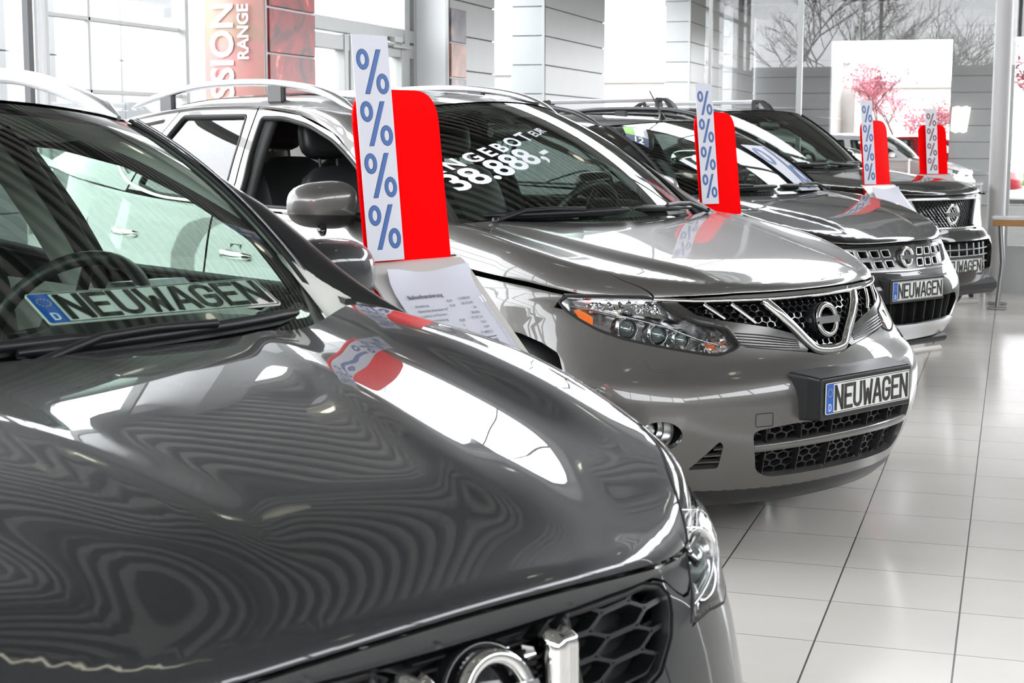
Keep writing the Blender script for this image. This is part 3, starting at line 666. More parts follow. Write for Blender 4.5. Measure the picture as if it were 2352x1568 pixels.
mb = MB(); mb.box((-18.1, 57.6, 1.75), (.12, .1, 3.9)); tag(mb.build('red_banner_flag', mk('red_flag', (.5, .02, .03), .5)), 'narrow red upright flag in front of the low pale hall', 'flag')
building('brick_house', -5.9, -1.8, 62, 72, 3.55, M['brick'], 'pale brick house with tall windows behind the blossom tree', (6, 2, .35, .75, .9))
building('brick_mill', -7.8, -6.15, 64.5, 72, 4.6, M['brick'], 'taller brick block at the foot of the factory chimney')
mb = MB(); mb.lathe([(.45, -.2), (.34, 12), (.38, 12.2)], (-7.0, 63.8, 0)); tag(mb.build('factory_chimney', M['brick']), 'tall brick factory chimney seen through the courtyard opening', 'chimney')
mb = MB(); mb.box((-5, 50, .7), (14, .1, 1.8)); tag(mb.build('white_fence', mk('fence_white', (.42, .42, .42), .6)), 'white boundary wall beyond the courtyard opening', 'fence')
def tree(name, loc, h, label, blossom=None, seed=1, spread=1.0, n_l=900, depth=5, cr_=.5, lean=(0, 0)):
    r_ = random.Random(seed); e = empty(name, loc, 0, label, 'tree'); mb = MB(); tips = []
    def grow(p, d, L, rad, k):
        n = 4; pts = [p]
        for i in range(n):
            d = nrm(d+np.array([r_.gauss(0, .12), r_.gauss(0, .12), r_.gauss(0, .05)+.03])); pts.append(pts[-1]+d*L/n)
        mb.tube(pts, rad, n=5 if k > 2 else 8, scale=np.linspace(1, .62, n+1))
        if k <= 3: tips.extend(pts[1:])
        if k == 0: return
        for i in range(3 if k > 1 else 4):
            a = r_.uniform(0, 2*math.pi); s_ = spread*r_.uniform(.5, 1.0); nd = nrm(d+s_*np.array([math.cos(a), math.sin(a), r_.uniform(-.25, .35)]))
            grow(pts[-1 if i == 0 else r_.randint(2, n)], nd, L*r_.uniform(.62, .85), rad*.6, k-1)
    grow(np.zeros(3), np.array([lean[0], lean[1], 1.0]), h*.34, h*.018, depth); mb.build('trunk', M['bark'], e)
    if blossom:
        mb = MB()
        for i in range(n_l):
            t = tips[r_.randrange(len(tips))]+np.array([r_.gauss(0, cr_*.12) for _ in range(3)]); s_ = r_.uniform(.02, .05)*h/4
            R = rng.normal(size=(3, 3)); R, _ = np.linalg.qr(R); a, b_, c_ = R
            P = [t+s_*(math.cos(q)*a+math.sin(q)*b_)*(1 if j % 2 else .45)+c_*s_*(.3 if j % 2 else 0) for j, q in enumerate(np.linspace(0, 2*math.pi, 10, endpoint=False))]
            mb.add([t-c_*s_*.1]+P, [(0, 1+j, 1+(j+1) % 10) for j in range(10)], None)
        mb.build('blossom', blossom, e)
    return e
M['bark'] = vary(mk('bark', (.16, .12, .11), .8), 20, .2); M['pink'] = vary(mk('pink_blossom', (.74, .30, .36), .7), 9, .25)
tree('blossom_tree', (-2.85, 44, -.2), 3.9, 'pink blossoming tree seen through the courtyard opening', M['pink'], 5, 1.0, 4200, cr_=.9)
tree('blossom_tree', (.75, 43, -.2), 4.6, 'pink blossoming tree cut by the right edge of the photo', M['pink'], 11, 1.0, 3500, cr_=.9)
tree('bare_tree', (-6.3, -13.5, -.2), 6.0, 'leafless tree mirrored in the courtyard glass above the cars', None, 3, .9, depth=6)
tree('bare_tree', (-3.2, -13.0, -.2), 6.0, 'wide leafless tree mirrored beside the first one in the glass', None, 8, .95, depth=6)
# ---- ceiling lamps
M['lampglow'] = mk('lamp_glow', (.9, .9, .8), .4, emis=(1, .97, .82), es=3.0); M['lampshell'] = mk('lamp_shell', (.62, .62, .55), .35)
lp = None
for i, (x, y, w_) in enumerate([(-4.2, -3, 0), (0, -3, 0), (4.2, -3, 0), (-4.0, 2.4, 0), (-.6, 2.4, 0), (3.4, 2.4, 0), (-4.4, 7, 0), (-2.2, 7, 0), (1.6, 7, 0), (4.6, 7, 0), (-4.2, 11.4, 0), (-1.0, 11.4, 0), (2.6, 11.4, 0)]):
    if lp is None:
        lp = empty('ceiling_lamp', (x, y, 5.6)); mb = MB(); mb.lathe([(.03, .5), (.07, .42), (.09, .3), (.20, .22), (.27, .05), (.28, 0), (.265, .0), (.25, .05), (.15, .18)]); mb.build('lamp_shade', M['lampshell'], lp)
        mb = MB(); mb.lathe([(.0, .06), (.12, .06), (.13, .09)], n=24); mb.build('bulb', M['lampglow'], lp); mb = MB(); mb.tube([(0, 0, .48), (0, 0, .8)], .012); mb.build('rod', M['beam'], lp); o = lp
    else:
        o = lp.copy(); COL.objects.link(o); o.location = (x, y, 5.6)
        for ch in list(lp.children): c = ch.copy(); COL.objects.link(c); c.parent = o
    tag(o, 'round dome ceiling lamp hanging %s' % ['behind the viewer at the left', 'behind the viewer in the middle', 'behind the viewer at the right', 'above the rear of the nearest car', 'above the hood of the nearest car', 'right of the nearest car', 'above the rear of the second car', 'above the roof of the second car', 'over the aisle right of the second car', 'near the right windows', 'in front of the glass doors', 'above the black cars', 'over the aisle right of the black cars'][i], 'ceiling lamp', 'round dome lamps hanging from the corrugated ceiling')

# ---------------------------------------------------------------- price stands
def pct(T, mb, x, y, s, w=1.0, g=0):
    """percent sign, height s: two oval rings and a slash, as raised print"""
    def ring(cx, cy):
        a = np.array(circ(cx, cy, 0.175*s*w+g*s, .225*s+g*s, 28)); mb.prism([tuple(p) for p in a], T, .0024 if not g else .002, holes=[circ(cx, cy, .083*s*w-g*s, .135*s-g*s, 28)], both=False)
    ring(x-.27*s*w, y+.27*s); ring(x+.27*s*w, y-.27*s)
    mb.prism(rnd([(x-.26*s*w-g*s, y-.50*s-g*s), (x-.14*s*w+g*s, y-.50*s-g*s), (x+.27*s*w+g*s, y+.50*s+g*s), (x+.15*s*w-g*s, y+.50*s+g*s)], .015*s), T, .0024 if not g else .002, both=False)
def price_stand(loc, th, label, ink, strip_y=-.102, paper=True, strip_h=.575, strip_x=.02, tray=True, ptxt=False, striplabel=None, plabel=None, pw=.31, strip_z=1.135, drop=0.0):
    e = empty('price_stand', loc, math.radians(th-90), label, 'price sign', 'red and white percent stands between the cars')
    t = math.radians(7); up = np.array([-math.sin(t), 0, math.cos(t)]); lat = np.array([0, 1, 0]); T = frame_T((0, 0, 1.10), lat, up)
    mb = MB(); w2 = pw/2; out = rnd([(-w2, -.04-drop), (w2, -.04-drop), (w2, .475), (-w2, .475)], [0, 0, .085, .085], 8); mb.prism(out, T, .006); mb.build('red_panel', M['red'], e)
    mb = MB(); f0 = [(.0, -w2, 1.06), (.0, w2, 1.06)]
    G = [[(x, y, z) for y in (-w2, w2)] for x, z in ((-.001, 1.11-drop), (.004, 1.085-drop), (.03, 1.06-drop), (.06, 1.04-drop))]; mb.grid(G); mb.build('red_foot_fold', M['red'], e)
    T2 = frame_T((strip_x, strip_y, strip_z), lat, nrm(up+np.array([.02, 0, 0])))
    mb = MB(); mb.prism([(-.063, 0), (.063, 0), (.063, strip_h), (-.063, strip_h)], T2, .0015); s = mb.build('percent_strip', M['paperw'], e)
    mb = MB()
    for i in range(4): pct(T2, mb, .002, strip_h-.093-i*.132, .112, 1.06)
    # print lies on the strip face
    o = mb.build('percent_print', ink, s)
    mb = MB()
    for i in range(4): pct(T2, mb, .002, strip_h-.093-i*.132, .112, 1.06, .012)
    mb.build('print_outline', M['navy'], s)
    if tray:
        # translucent white tray sloping to the reader, curved at the head, running down into the stand
        prof = [(-.012, 1.13), (.01, 1.128), (.04, 1.105), (.10, 1.045), (.30, .845), (.36, .79), (.385, .75), (.38, .70), (.33, .4), (.30, .10), (.34, .03), (.42, .01)]
        P = cr([(p[0], 0, p[1]-drop*min(1, max(0, (p[1]-.05)/.3))) for p in prof], 5)
        k = np.clip((np.arange(len(P)))/6.0, 0, 1); wd = .185*(.86+.14*np.sqrt(1-(1-k)**2))
        G = np.stack([P+np.outer(wd*q, [0, 1, 0]) for q in np.linspace(-1, 1, 9)], 1)
        du = nrm(np.gradient(P, axis=0)); nn = np.cross(du, [0, 1, 0]); nn = nn*np.sign(nn[:, :1]+1e-9)
        mb = MB(); N1 = np.repeat(nn[:, None, :], 9, 1); mb.grid(G, 0, N1); mb.grid(G-N1*.005, 0, -N1, flip=True)
        for j in (0, 8): mb.grid(np.stack([G[:, j], G[:, j]-N1[:, j]*.005], 1), smooth=False)
        mb.grid(np.stack([G[0], G[0]-N1[0]*.005], 1), smooth=False); mb.build('tray', M['tray'], e)
        # foot
        mb = MB(); mb.box((.15, 0, .02), (.6, .40, .04), bev=.015); mb.box((.02, 0, .55), (.03, .3, 1.06), bev=.01); mb.build('foot', M['tray'], e)
    return e
M['navy'] = mk('navy_outline', (.012, .02, .06), .5)
M['tray'] = mk('milky_acrylic', (.62, .60, .57), .25, coat=.2); M['sheet'] = mk('sheet_paper', (.62, .63, .70), .5); M['ink'] = mk('grey_ink', (.10, .10, .12), .6)
TH = 66
p1 = (-1.503, 3.852, 0)
s1 = price_stand(p1, TH, 'large red percent stand between the two nearest grey cars', M['blue'])
p2 = (-1.35, 7.608, 0)
s2 = price_stand(p2, 62, 'red percent stand between the second grey car and the black car', M['blue'], drop=.13)
p3 = (-0.901, 11.226, 0)
s3 = price_stand(p3, 58, 'small red percent stand between the two black cars', M['blue'], pw=.30)
p4 = (-0.683, 14.686, 0)
s4 = price_stand(p4, 42, 'farthest red percent stand with brown percent print', M['brownp'], strip_y=-.03, pw=.31)
def sheet(p, th, label, text):
    e = empty('financing_sheet', (p[0], p[1], 0), math.radians(th-90), label, 'paper sheet', 'printed sheets on the stand trays')
    o = np.array([.055, -.155, 1.098]); dn = nrm(np.array([.2, 0, -.2])); T = frame_T(o, (0, 1, 0), -dn)
    mb = MB(); U = np.linspace(0, .30, 9); V = np.linspace(-.36, 0, 12)
    G = np.array([[T(u, v, .006+.012*math.exp(-((v)/.03)**2)*(1+math.cos(u/.30*6))) for v in V] for u in U]); mb.grid(G); mb.grid(G-np.array([.001, 0, .001]), flip=True); sh = mb.build('sheet', M['sheet'], e)
    if text:
        I_ = M['ink']
        text_mesh('headline', 'Ballonfinanzierung', .017, I_, frame_T(T(.03, -.088, .009), (0, 1, 0), -dn), sh, h=.001, bold=.0004)
        rows = [('Anzahlung', 'EUR', '15.000,00'), ('Nettodarlehensbetrag*', 'EUR', '26.723,90'), ('Laufzeit in Monaten', '', '36'), ('Kilometerleistung', '', '30.000'), ('Schlussrate', 'EUR', '19.747,52'), ('Zins (gebunden) p.a. in', '%', '5,53'), ('Effektiver Zins', '%', '6,99'), ('max. 3 % Bearbeitungsgebühr', 'EUR', '31.408,52')]
        y = -.108
        for a, b_, c_ in rows:
            text_mesh('row_text', a, .0115, I_, frame_T(T(.035, y-.008, .009), (0, 1, 0), -dn), sh, h=.001)
            if b_: text_mesh('row_text', b_, .0115, I_, frame_T(T(.155, y, .009), (0, 1, 0), -dn), sh, h=.001)
            text_mesh('row_text', c_, .0115, I_, frame_T(T(.245, y+.004, .009), (0, 1, 0), -dn), sh, h=.001, align='RIGHT'); y -= .0165
        mb = MB(); mb.prism([(.06, y+.006), (.25, y+.009), (.25, y+.0096), (.06, y+.0066)], T, .0095); mb.build('rule', I_, sh)
        text_mesh('total_text', 'EUR', .016, I_, frame_T(T(.14, y-.014, .009), (0, 1, 0), -dn), sh, h=.001, bold=.0003); text_mesh('total_text', '334,60', .016, I_, frame_T(T(.245, y-.010, .009), (0, 1, 0), -dn), sh, h=.001, align='RIGHT', bold=.0003)
        mb = MB(); M['sleeve'] = glass('clear_sleeve', (.97, .97, .98), .5)
        mb.prism(rrect(-.01, -.37, .285, -.085, .01), T, .002); mb.sweep(T(np.array([.285, .285]), np.array([-.37, -.10]), np.array([.012, .012])), (0, 1, 0), [(-.003, -.003), (.003, -.003), (.003, .003), (-.003, .003)])
        e2 = mb.build('clear_pocket', M['sleeve'], s1); 
    return e
sheet(p1, TH, 'white printed finance sheet in the clear pocket of the nearest stand', True)
sheet(p3, 58, 'white printed sheet on the stand between the two black cars', False)

# ---------------------------------------------------------------- car materials
M['p1'] = paint('dark_grey_metallic', (.030, .0315, .0325), .35, .42, 1.6)
M['p2'] = paint('warm_grey_metallic', (.125, .120, .114), .55, .36, 1.55)
M['p3'] = paint('black_metallic', (.010, .009, .008), .2, .4, 1.5)
M['p4'] = paint('black_paint', (.008, .007, .006), .2, .4, 1.5)
M['wsg'] = glass('windscreen_glass', (.74, .87, .80), 1.3)
M['sideg'] = glass('side_glass', (.35, .40, .38), 1.3)
M['lampg'] = glass('lamp_lens', (.96, .97, .97), 1.0)
M['frit'] = mk('black_frit', (.006, .006, .006), .12)
M['trim'] = vary(mk('dash_plastic', (.028, .029, .030), .6), 60, .1, bump=.25, bscale=500)
M['leather'] = mk('black_leather', (.016, .016, .017), .42)
M['beige'] = mk('headliner', (.62, .62, .57), .8); M['amber'] = mk('amber_glow', (.85, .16, .01), .15, coat=1, emis=(1, .2, .02), es=.15)  # faint emission added so the amber parts look lit
M['refl'] = mk('lamp_reflector', (.72, .72, .73), .12, 1.0); M['bezel'] = mk('lamp_bezel', (.5, .5, .5), .22, .95); M['clearp'] = mk('clear_prism', (.85, .87, .9), .05, coat=1)
M['under'] = mk('underbody_blocker', (.004, .004, .004), .8); M['smoke'] = mk('smoked_chrome', (.09, .087, .083), .2, .7)
M['lensg'] = mk('projector_lens', (.20, .24, .23), .02, .6, coat=1)
M['tyre'] = mk('tyre', (.015, .015, .015), .7); M['plwhite'] = mk('plate_white', (.74, .745, .71), .35, coat=.3); M['plblue'] = mk('plate_blue', (.0, .09, .45), .35, coat=.3)
M['plink'] = mk('plate_ink', (.012, .012, .012), .35, coat=.3); M['star'] = mk('plate_star', (.75, .5, .02), .4); M['stick'] = mk('sticker_white', (.80, .84, .86), .5)
def number_plate(parent, T, name='license_plate', label=None, rim=True):
    """520 x 110 mm; T maps (u right, v up, w out)"""
    mb = MB(); mb.prism(rrect(-.26, -.055, .26, .055, .008), T, .003, mat=0); o = mb.build(name, [M['plwhite']], parent)
    mb = MB(); mb.prism(rnd([(-.257, -.052), (-.216, -.052), (-.216, .052), (-.257, .052)], [.006, 0, 0, .006]), T, .0038); mb.build('blue_band', M['plblue'], o)
    mb = MB(); mb.prism(rrect(-.2575, -.0525, .2575, .0525, .007), T, .0036, holes=[rrect(-.2550, -.0500, .2550, .0500, .006)]); mb.build('border', M['plink'], o)
    mb = MB()
    for i in range(12):
        a = 2*math.pi*i/12; x, y = -.2365+.0135*math.sin(a), .020+.0135*math.cos(a)
        st = [(x+(.0024 if k % 2 == 0 else .001)*math.sin(math.pi*k/5), y+(.0024 if k % 2 == 0 else .001)*math.cos(math.pi*k/5)) for k in range(10)]; mb.prism(st, T, .0042, both=False)
    mb.build('star_ring', M['star'], o)
    mb = MB(); letters(mb, 'D', -.2425, -.042, .022, .026, .0032, T, .0008, 0, .0036); mb.build('country_letter', M['stick'], o)
    mb = MB(); letters(mb, 'NEUWAGEN', -.203, -.0385, .077, .0785, .0128, T, .0022, 0, .0028, gap=.175); mb.build('lettering', M['plink'], o)
    return o
def emblem(parent, T, R=.06, mat=None, depth=.014):
    mb = MB(); P = T(np.array([R*.84*math.cos(a) for a in np.linspace(0, 2*math.pi, 48, endpoint=False)]), np.array([R*.84*math.sin(a) for a in np.linspace(0, 2*math.pi, 48, endpoint=False)]), np.full(48, depth*.5))
    n = nrm(T(0, 0, 1)-T(0, 0, 0)); w_ = R*.17
    mb.sweep(P, n, [(w_, -depth*.6), (w_, 0), (w_*.5, depth*.55), (-w_*.5, depth*.55), (-w_, 0), (-w_, -depth*.6)], closed=True)
    bar = rrect(-R*1.0, -R*.2, R*1.0, R*.2, R*.06); mb.prism(bar, T, depth*1.15)
    return mb.build('emblem', mat or M['chrome'], parent)
def offs(S, d, sgn=1):
    def f(u, v):
        P, N = SN(S, np.asarray(u, float), np.asarray(v, float), sgn); return P+N*d
    return f
def seg_outline(S, pts, n=10):
    P = cr(pts, n); return P
def ribbon(mb, S, uv, prof, sgn=1, mat=0, closed=False, scale=None, off=0):
    uv = np.asarray(uv, float); P, N = SN(S, uv[:, 0], uv[:, 1], sgn); return mb.sweep(P+N*off, N, prof, mat, closed, True, scale)
def halfround(w, h): return [(w, 0), (w*.8, h*.6), (w*.4, h*.92), (0, h), (-w*.4, h*.92), (-w*.8, h*.6), (-w, 0), (-w, -.006), (w, -.006)]
def hexflat(mb, S, poly, cx, cy, bar, sgn, off, depth, u0=0, mat=0):
    A = np.array(poly); lo = A.min(0)-cx; hi = A.max(0)+cx; k = 0; u = u0
    while u < hi[0]:
        v = lo[1]+(cy/2 if k % 2 else 0)
        while v < hi[1]:
            if inpoly(np.array([[u, v]]), poly)[0]:
                hx = np.array([(u+x*cx, v+y*cy) for x, y in ((-.667, 0), (-.333, .5), (.333, .5), (.667, 0), (.333, -.5), (-.333, -.5))])
                hx = np.array(rnd([tuple(p) for p in hx], cx*.06, 2)); c = np.array([[u, v]]); dd = np.abs(hx-c); 
                h2 = c+(hx-c)*np.array([[1-bar/cx*.8, 1-bar/cy]]); h3 = c+(hx-c)*np.array([[1-bar/cx*1.0, 1-bar*1.3/cy]])
                P1, N1 = SN(S, hx[:, 0], hx[:, 1], sgn); P2, _ = SN(S, h2[:, 0], h2[:, 1], sgn); P3, N3 = SN(S, h3[:, 0], h3[:, 1], sgn)
                mb.grid(np.stack([P1+N1*off, P2+N1*off, P3+N3*(off-depth)], 0), mat, closed_v=True, smooth=False)
            v += cy
        u += cx; k += 1
def hexmesh(mb, S, poly, cw, ch, bar, sgn, off, depth, mat=0, sk=0.0, holes=None):
    """honeycomb: every cell is a short hexagonal collar standing on S"""
    A = np.array(poly); lo = A.min(0); hi = A.max(0); r_ = 0; v = lo[1]
    while v < hi[1]+ch:
        u = lo[0]+(cw*.5 if r_ % 2 else 0)
        while u < hi[0]+cw:
            c = np.array([[u+sk*(v-lo[1]), v]])
            if inpoly(c, poly)[0]:
                hx = np.array([(u+sk*(v-lo[1])+x*cw*.5, v+y*ch*.667) for x, y in ((-1, .5), (0, 1), (1, .5), (1, -.5), (0, -1), (-1, -.5))])
                k = 1-bar/cw*1.0; h2 = c+(hx-c)*k; h3 = c+(hx-c)*(k*.94)
                P1, N1 = SN(S, hx[:, 0], hx[:, 1], sgn); P2, _ = SN(S, h2[:, 0], h2[:, 1], sgn); P3, N3 = SN(S, h3[:, 0], h3[:, 1], sgn)
                G = np.stack([P1+N1*off, P2+N1*off, P3+N3*(off-depth)], 0); mb.grid(G, mat, closed_v=True, smooth=False)
            u += cw
        v += ch; r_ += 1
def wheel(parent, x, y, r=.36, w_=.235, side=1):
    e = MB(); c = (x, y, r)
    pr = [(r*.66, -w_/2), (r*.93, -w_/2), (r, -w_*.36), (r*1.0, w_*.36), (r*.93, w_/2), (r*.66, w_/2), (r*.66, -w_/2)]
    e.lathe([(a, b) for a, b in pr], c, (0, side, 0), n=48); o = e.build('wheel', M['tyre'], parent)
    e = MB(); e.lathe([(r*.66, -w_*.45), (r*.62, -w_*.3), (r*.62, w_*.35), (r*.68, w_*.47)], c, (0, side, 0), n=48)
    for i in range(5):
        a = 2*math.pi*i/5
        for da in (-.14, .14):
            p0 = np.array([x+r*.12*math.cos(a+da*2), y+side*w_*.36, r+r*.12*math.sin(a+da*2)]); p1 = np.array([x+r*.64*math.cos(a+da), y+side*w_*.40, r+r*.64*math.sin(a+da)])
            e.tube([p0, (p0+p1)/2, p1], r*.055, n=6, up=(0, 1, 0))
    e.lathe([(0, w_*.42), (r*.17, w_*.40), (r*.19, w_*.2)], c, (0, side, 0), n=20); e.build('rim', M['satin'], o); return o
def seat(parent, x, y, z, lean=.30, mat=None):
    mb = MB()
    def cushion(c, h, n=10, rot=0.0, pw=3.2):
        u = np.linspace(-math.pi/2, math.pi/2, n); v = np.linspace(-math.pi, math.pi, 2*n, endpoint=False)
        U, V = np.meshgrid(u, v, indexing='ij'); s_ = lambda a: np.sign(a)*np.abs(a)**(2/pw)
        P = np.stack([h[0]/2*s_(np.cos(U))*s_(np.cos(V)), h[1]/2*s_(np.cos(U))*s_(np.sin(V)), h[2]/2*s_(np.sin(U))], -1)
        cs, sn = math.cos(rot), math.sin(rot); R = np.array([[cs, 0, sn], [0, 1, 0], [-sn, 0, cs]]); mb.grid(P@R.T+np.array(c), closed_v=True)
    cushion((x, y, z), (.52, .50, .16), rot=-.1); cushion((x-.26-lean*.33, y, z+.36), (.15, .48, .66), rot=-lean); cushion((x-.28-lean*.86, y, z+.80), (.11, .27, .20), rot=-lean*.6)
    mb.tube([(x-.27-lean*.75, y-.05, z+.62), (x-.28-lean*.82, y-.05, z+.76)], .008, n=6); mb.tube([(x-.27-lean*.75, y+.05, z+.62), (x-.28-lean*.82, y+.05, z+.76)], .008, n=6)
    return mb.build('seat', mat or M['leather'], parent)
def side_mirror(root, x, y, z, sd, mat, s=1.0, cam_=False):
    """door mirror: painted shell, black lower half, foot; sd = +1 car's left"""
    mb = MB(); n = 18; u = np.linspace(-math.pi/2, math.pi/2, n); v = np.linspace(-math.pi, math.pi, 36, endpoint=False); U, V = np.meshgrid(u, v, indexing='ij')
    q = lambda a, p: np.sign(a)*np.abs(a)**(2/p)
    X = .085*q(np.cos(U), 2.1)*np.cos(V); X = np.where(X < 0, X*.45, X); Yy = .135*q(np.cos(U), 3)*q(np.sin(V), 2.8); Z = .088*q(np.sin(U), 2.8)
    X = X-.05*(Yy*sd/.135+1)*.5+.0; P = np.stack([X*s+x, Yy*s+y, Z*s*(1-.12*Yy*sd/.135)+z], -1)
    low = Z < -.028
    mb.grid(P, 0, closed_v=True); N = mb.n[-1]; fm = []
    for f in mb.f: fm.append(1 if np.mean([P.reshape(-1, 3)[i, 2] for i in f]) < z-.034*s else 0)
    mb.m = fm; mb.build('mirror_shell', [mat, M['blackp']], root)
    mb = MB(); mb.box((x-.055*s, y, z), (.012, .21*s, .13*s), bev=.005); m2 = mb.build('mirror_glass', M['chrome'], root)
    mb = MB(); mb.tube([(x-.01, y-sd*.10*s, z-.05*s), (x+.0, y-sd*.17*s, z-.075*s), (x+.01, y-sd*.22*s, z-.09*s)], .03*s, n=12, flat=.7); mb.build('mirror_foot', M['blackp'], root)
    if cam_:
        mb = MB(); mb.lathe([(.0, .018), (.012, .016), (.018, .0), (.02, -.02)], (x+.02, y-.03, z-.095*s), (.5, -.2, -.6), n=16); mb.build('mirror_camera', M['blackg'], root)
def car_base(root, b, mat, o):
    """everything every car shares; o = option dict"""
    LR = lambda mb, name, m, both=True: (mb.build(name, m, root), both and mb.build(name, m, root, mirror=True))
    SS = b.sideS; n = 40
    # dark inner shell added to block light through the panel gaps
    mb = MB(); S_ = np.linspace(-b.os[-1], b.os[-1], 90); Zs = np.linspace(.22, 1, 12)
    def inner(s, t, d=.085):
        X, Y, nx, ny = b.base(s); ze = b.ze(s)-.03; z = .24+(ze-.24)*t; P = b.lowS(s, z); return P-np.stack([nx, ny, 0*nx], -1)*(d+.03*np.clip(nx, 0, 1))[..., None]
    mb.grid(inner(*np.meshgrid(S_, np.linspace(0, 1, 10), indexing='ij'))); mb.box((-b.length/2, 0, .27), (b.length-1.4, b.w*1.4, .1))
    xs = np.linspace(b.x0-.10, b.wsb[0]-.3, 14); ys = np.linspace(-.72, .72, 17); XX, YY = np.meshgrid(xs, ys, indexing='ij'); H_ = b.hoodS(XX, YY*np.clip(b.w-.10-.3*np.clip((XX-b.x0+.5)/.5, 0, 1), .4, 1)); H_[..., 2] -= .06; mb.grid(H_, flip=True); mb.build('underbody_blocker', M['under'], root)
    # windscreen + frit
    A = np.linspace(-1, 1, 49); B = np.linspace(-.03, 1, 25)
    AA, BB = np.meshgrid(A, B, indexing='ij'); mb = MB(); mb.grid(b.glassS(AA, BB)); ws = mb.build('windscreen', M['wsg'], root)
    mb = MB(); GI = offs(b.glassS, -.004, 1)
    def fr_(a, bb): return GI(a, bb)
    fw = .045
    mb.panel(fr_, [(-1, -.03), (1, -.03), (1, 1), (-1, 1)], [rnd([(-1+fw, .03), (1-fw, .03), (1-fw, .965), (-1+fw, .965)], .05)], st=.06, rim=0); mb.build('windscreen_border', M['frit'], ws)
    # roof
    xf = lambda y: b.wst[0]-b.wst[3]*np.abs(y/b.wst[1])**2.2
    ts = np.linspace(0, 1, 40); vs = np.linspace(-1, 1, 41); TT, VV = np.meshgrid(ts, vs, indexing='ij')
    x1 = -b.length+.35
    hwf = b.wst[1]; yfront = VV*hwf; XX = xf(yfront)*(1-TT)+x1*TT; hw = b.rhw(XX)+.015; YY = np.clip(VV*(hwf*(1-np.clip(TT*6, 0, 1))+hw*np.clip(TT*6, 0, 1)), -5, 5)
    R_ = b.roofS(XX, YY); g0 = b.glassS(vs, np.ones_like(vs)); bl = np.clip(1-TT*5, 0, 1)**2; R_[..., 2] += (g0[None, :, 2]+.004-R_[0][None, :, 2])*bl
    mb = MB(); mb.grid(R_); mb.grid(R_-np.array([0, 0, .03]), flip=True, mat=1); mb.build('roof', [mat, M['beige']], root)
    # pillar + cant rail, from windscreen edge / roof edge down to the door line
    rl = np.array(o['roofline']); rl = cr(rl, 12); L = np.concatenate([[0], np.cumsum(np.hypot(*np.diff(rl, axis=0).T))]); L /= L[-1]
    gb = np.linspace(-.03, 1, 24); top = np.concatenate([b.glassS(np.ones(24)*1.0, gb), R_[1:, -1, :]]); dl = np.concatenate([[0], np.cumsum(np.linalg.norm(np.diff(top, axis=0), axis=1))]); dl /= dl[-1]
    U = np.linspace(0, 1, 90); topI = np.stack([np.interp(U, dl, top[:, k]) for k in range(3)], 1); bx = np.interp(U, L, rl[:, 0]); bz = np.interp(U, L, rl[:, 1]); bot = SS(bx, bz)
    W_ = np.linspace(0, 1, 9); G = topI[:, None, :]*(1-W_)[None, :, None]+bot[:, None, :]*W_[None, :, None]; bu = (4*W_*(1-W_))[None, :, None]
    G = G+bu*np.array([.006, .02, .012]); mb = MB(); mb.grid(G, flip=True); Gi = G-np.array([0, .035, .012]); Gi[:, 0] = G[:, 0]; mb.grid(Gi, mat=1); mb.grid(np.stack([G[:, -1], Gi[:, -1]], 1), mat=2, smooth=False)
    LR(mb, 'side_pillar', [mat, M['beige'] if o.get('lightpillar', True) else M['trim'], M['blackp']])
    mb = MB(); P = b.glassS(np.ones(20)*1.0, np.linspace(-.02, 1, 20)); mb.sweep(P+np.array([.002, .004, .003]), (0, .5, 1), [(-.012, -.004), (.010, -.004), (.008, .005), (-.010, .004)]); LR(mb, 'windscreen_seal', M['rubber'])
    mb = MB(); Gf = G[:17, 1:]+np.array([.0, .003, .004]); Gf[-1] = G[16, 1:]-np.array([0, .002, .002]); mb.grid(Gf, flip=True); LR(mb, 'pillar_foot', M['blackp'])
    # doors: lower skin + window frames
    for nm, (xa, xb, wp, glass_) in o['doors'].items():
        mb = MB()
        sa = lambda x: float(np.interp(-x, -b.ox, b.os))
        s0, s1_ = sa(xa)+.003, sa(xb)-.003; zt = lambda x: float(b.beltf(x))
        low = [(s0, .28), (s1_, .28)]+[(s1_+(s0-s1_)*t, .93) for t in np.linspace(0, 1, 2)]
        mb.panel(b.lowS, low, st=.09, rim=.015, mat=0)
        # shoulder from z=.93 to belt: blend lower shell into the glasshouse foot
        xs = np.linspace(xa-.003, xb+.003, 24); ss = np.array([sa(x) for x in xs]); lo = b.lowS(ss, np.full(24, .93)); hi = SS(xs, b.beltf(xs)); t = np.linspace(0, 1, 10)[None, :, None]
        e0 = b.lowS(ss, np.full(24, .93))-b.lowS(ss, np.full(24, .91)); e0 = e0/.02*.12
        e1 = np.zeros_like(e0); e1[:, 1] = -.10; e1[:, 2] = .035
        h = lambda t: (2*t**3-3*t**2+1, t**3-2*t**2+t, -2*t**3+3*t**2, t**3-t**2); a_, b_, c_, d_ = h(t)
        mb.grid(a_*lo[:, None]+b_*e0[:, None]+c_*hi[:, None]+d_*e1[:, None]*1.0, flip=False)
        if wp is not None:
            out = wp['frame']; mb.panel(SS, out, [wp['win']], st=.05, rim=.03, mat=0, sgn=-1)
        d = [mb.build(nm, [mat, M['blackp']], root), mb.build(nm, [mat, M['blackp']], root, mirror=True)]
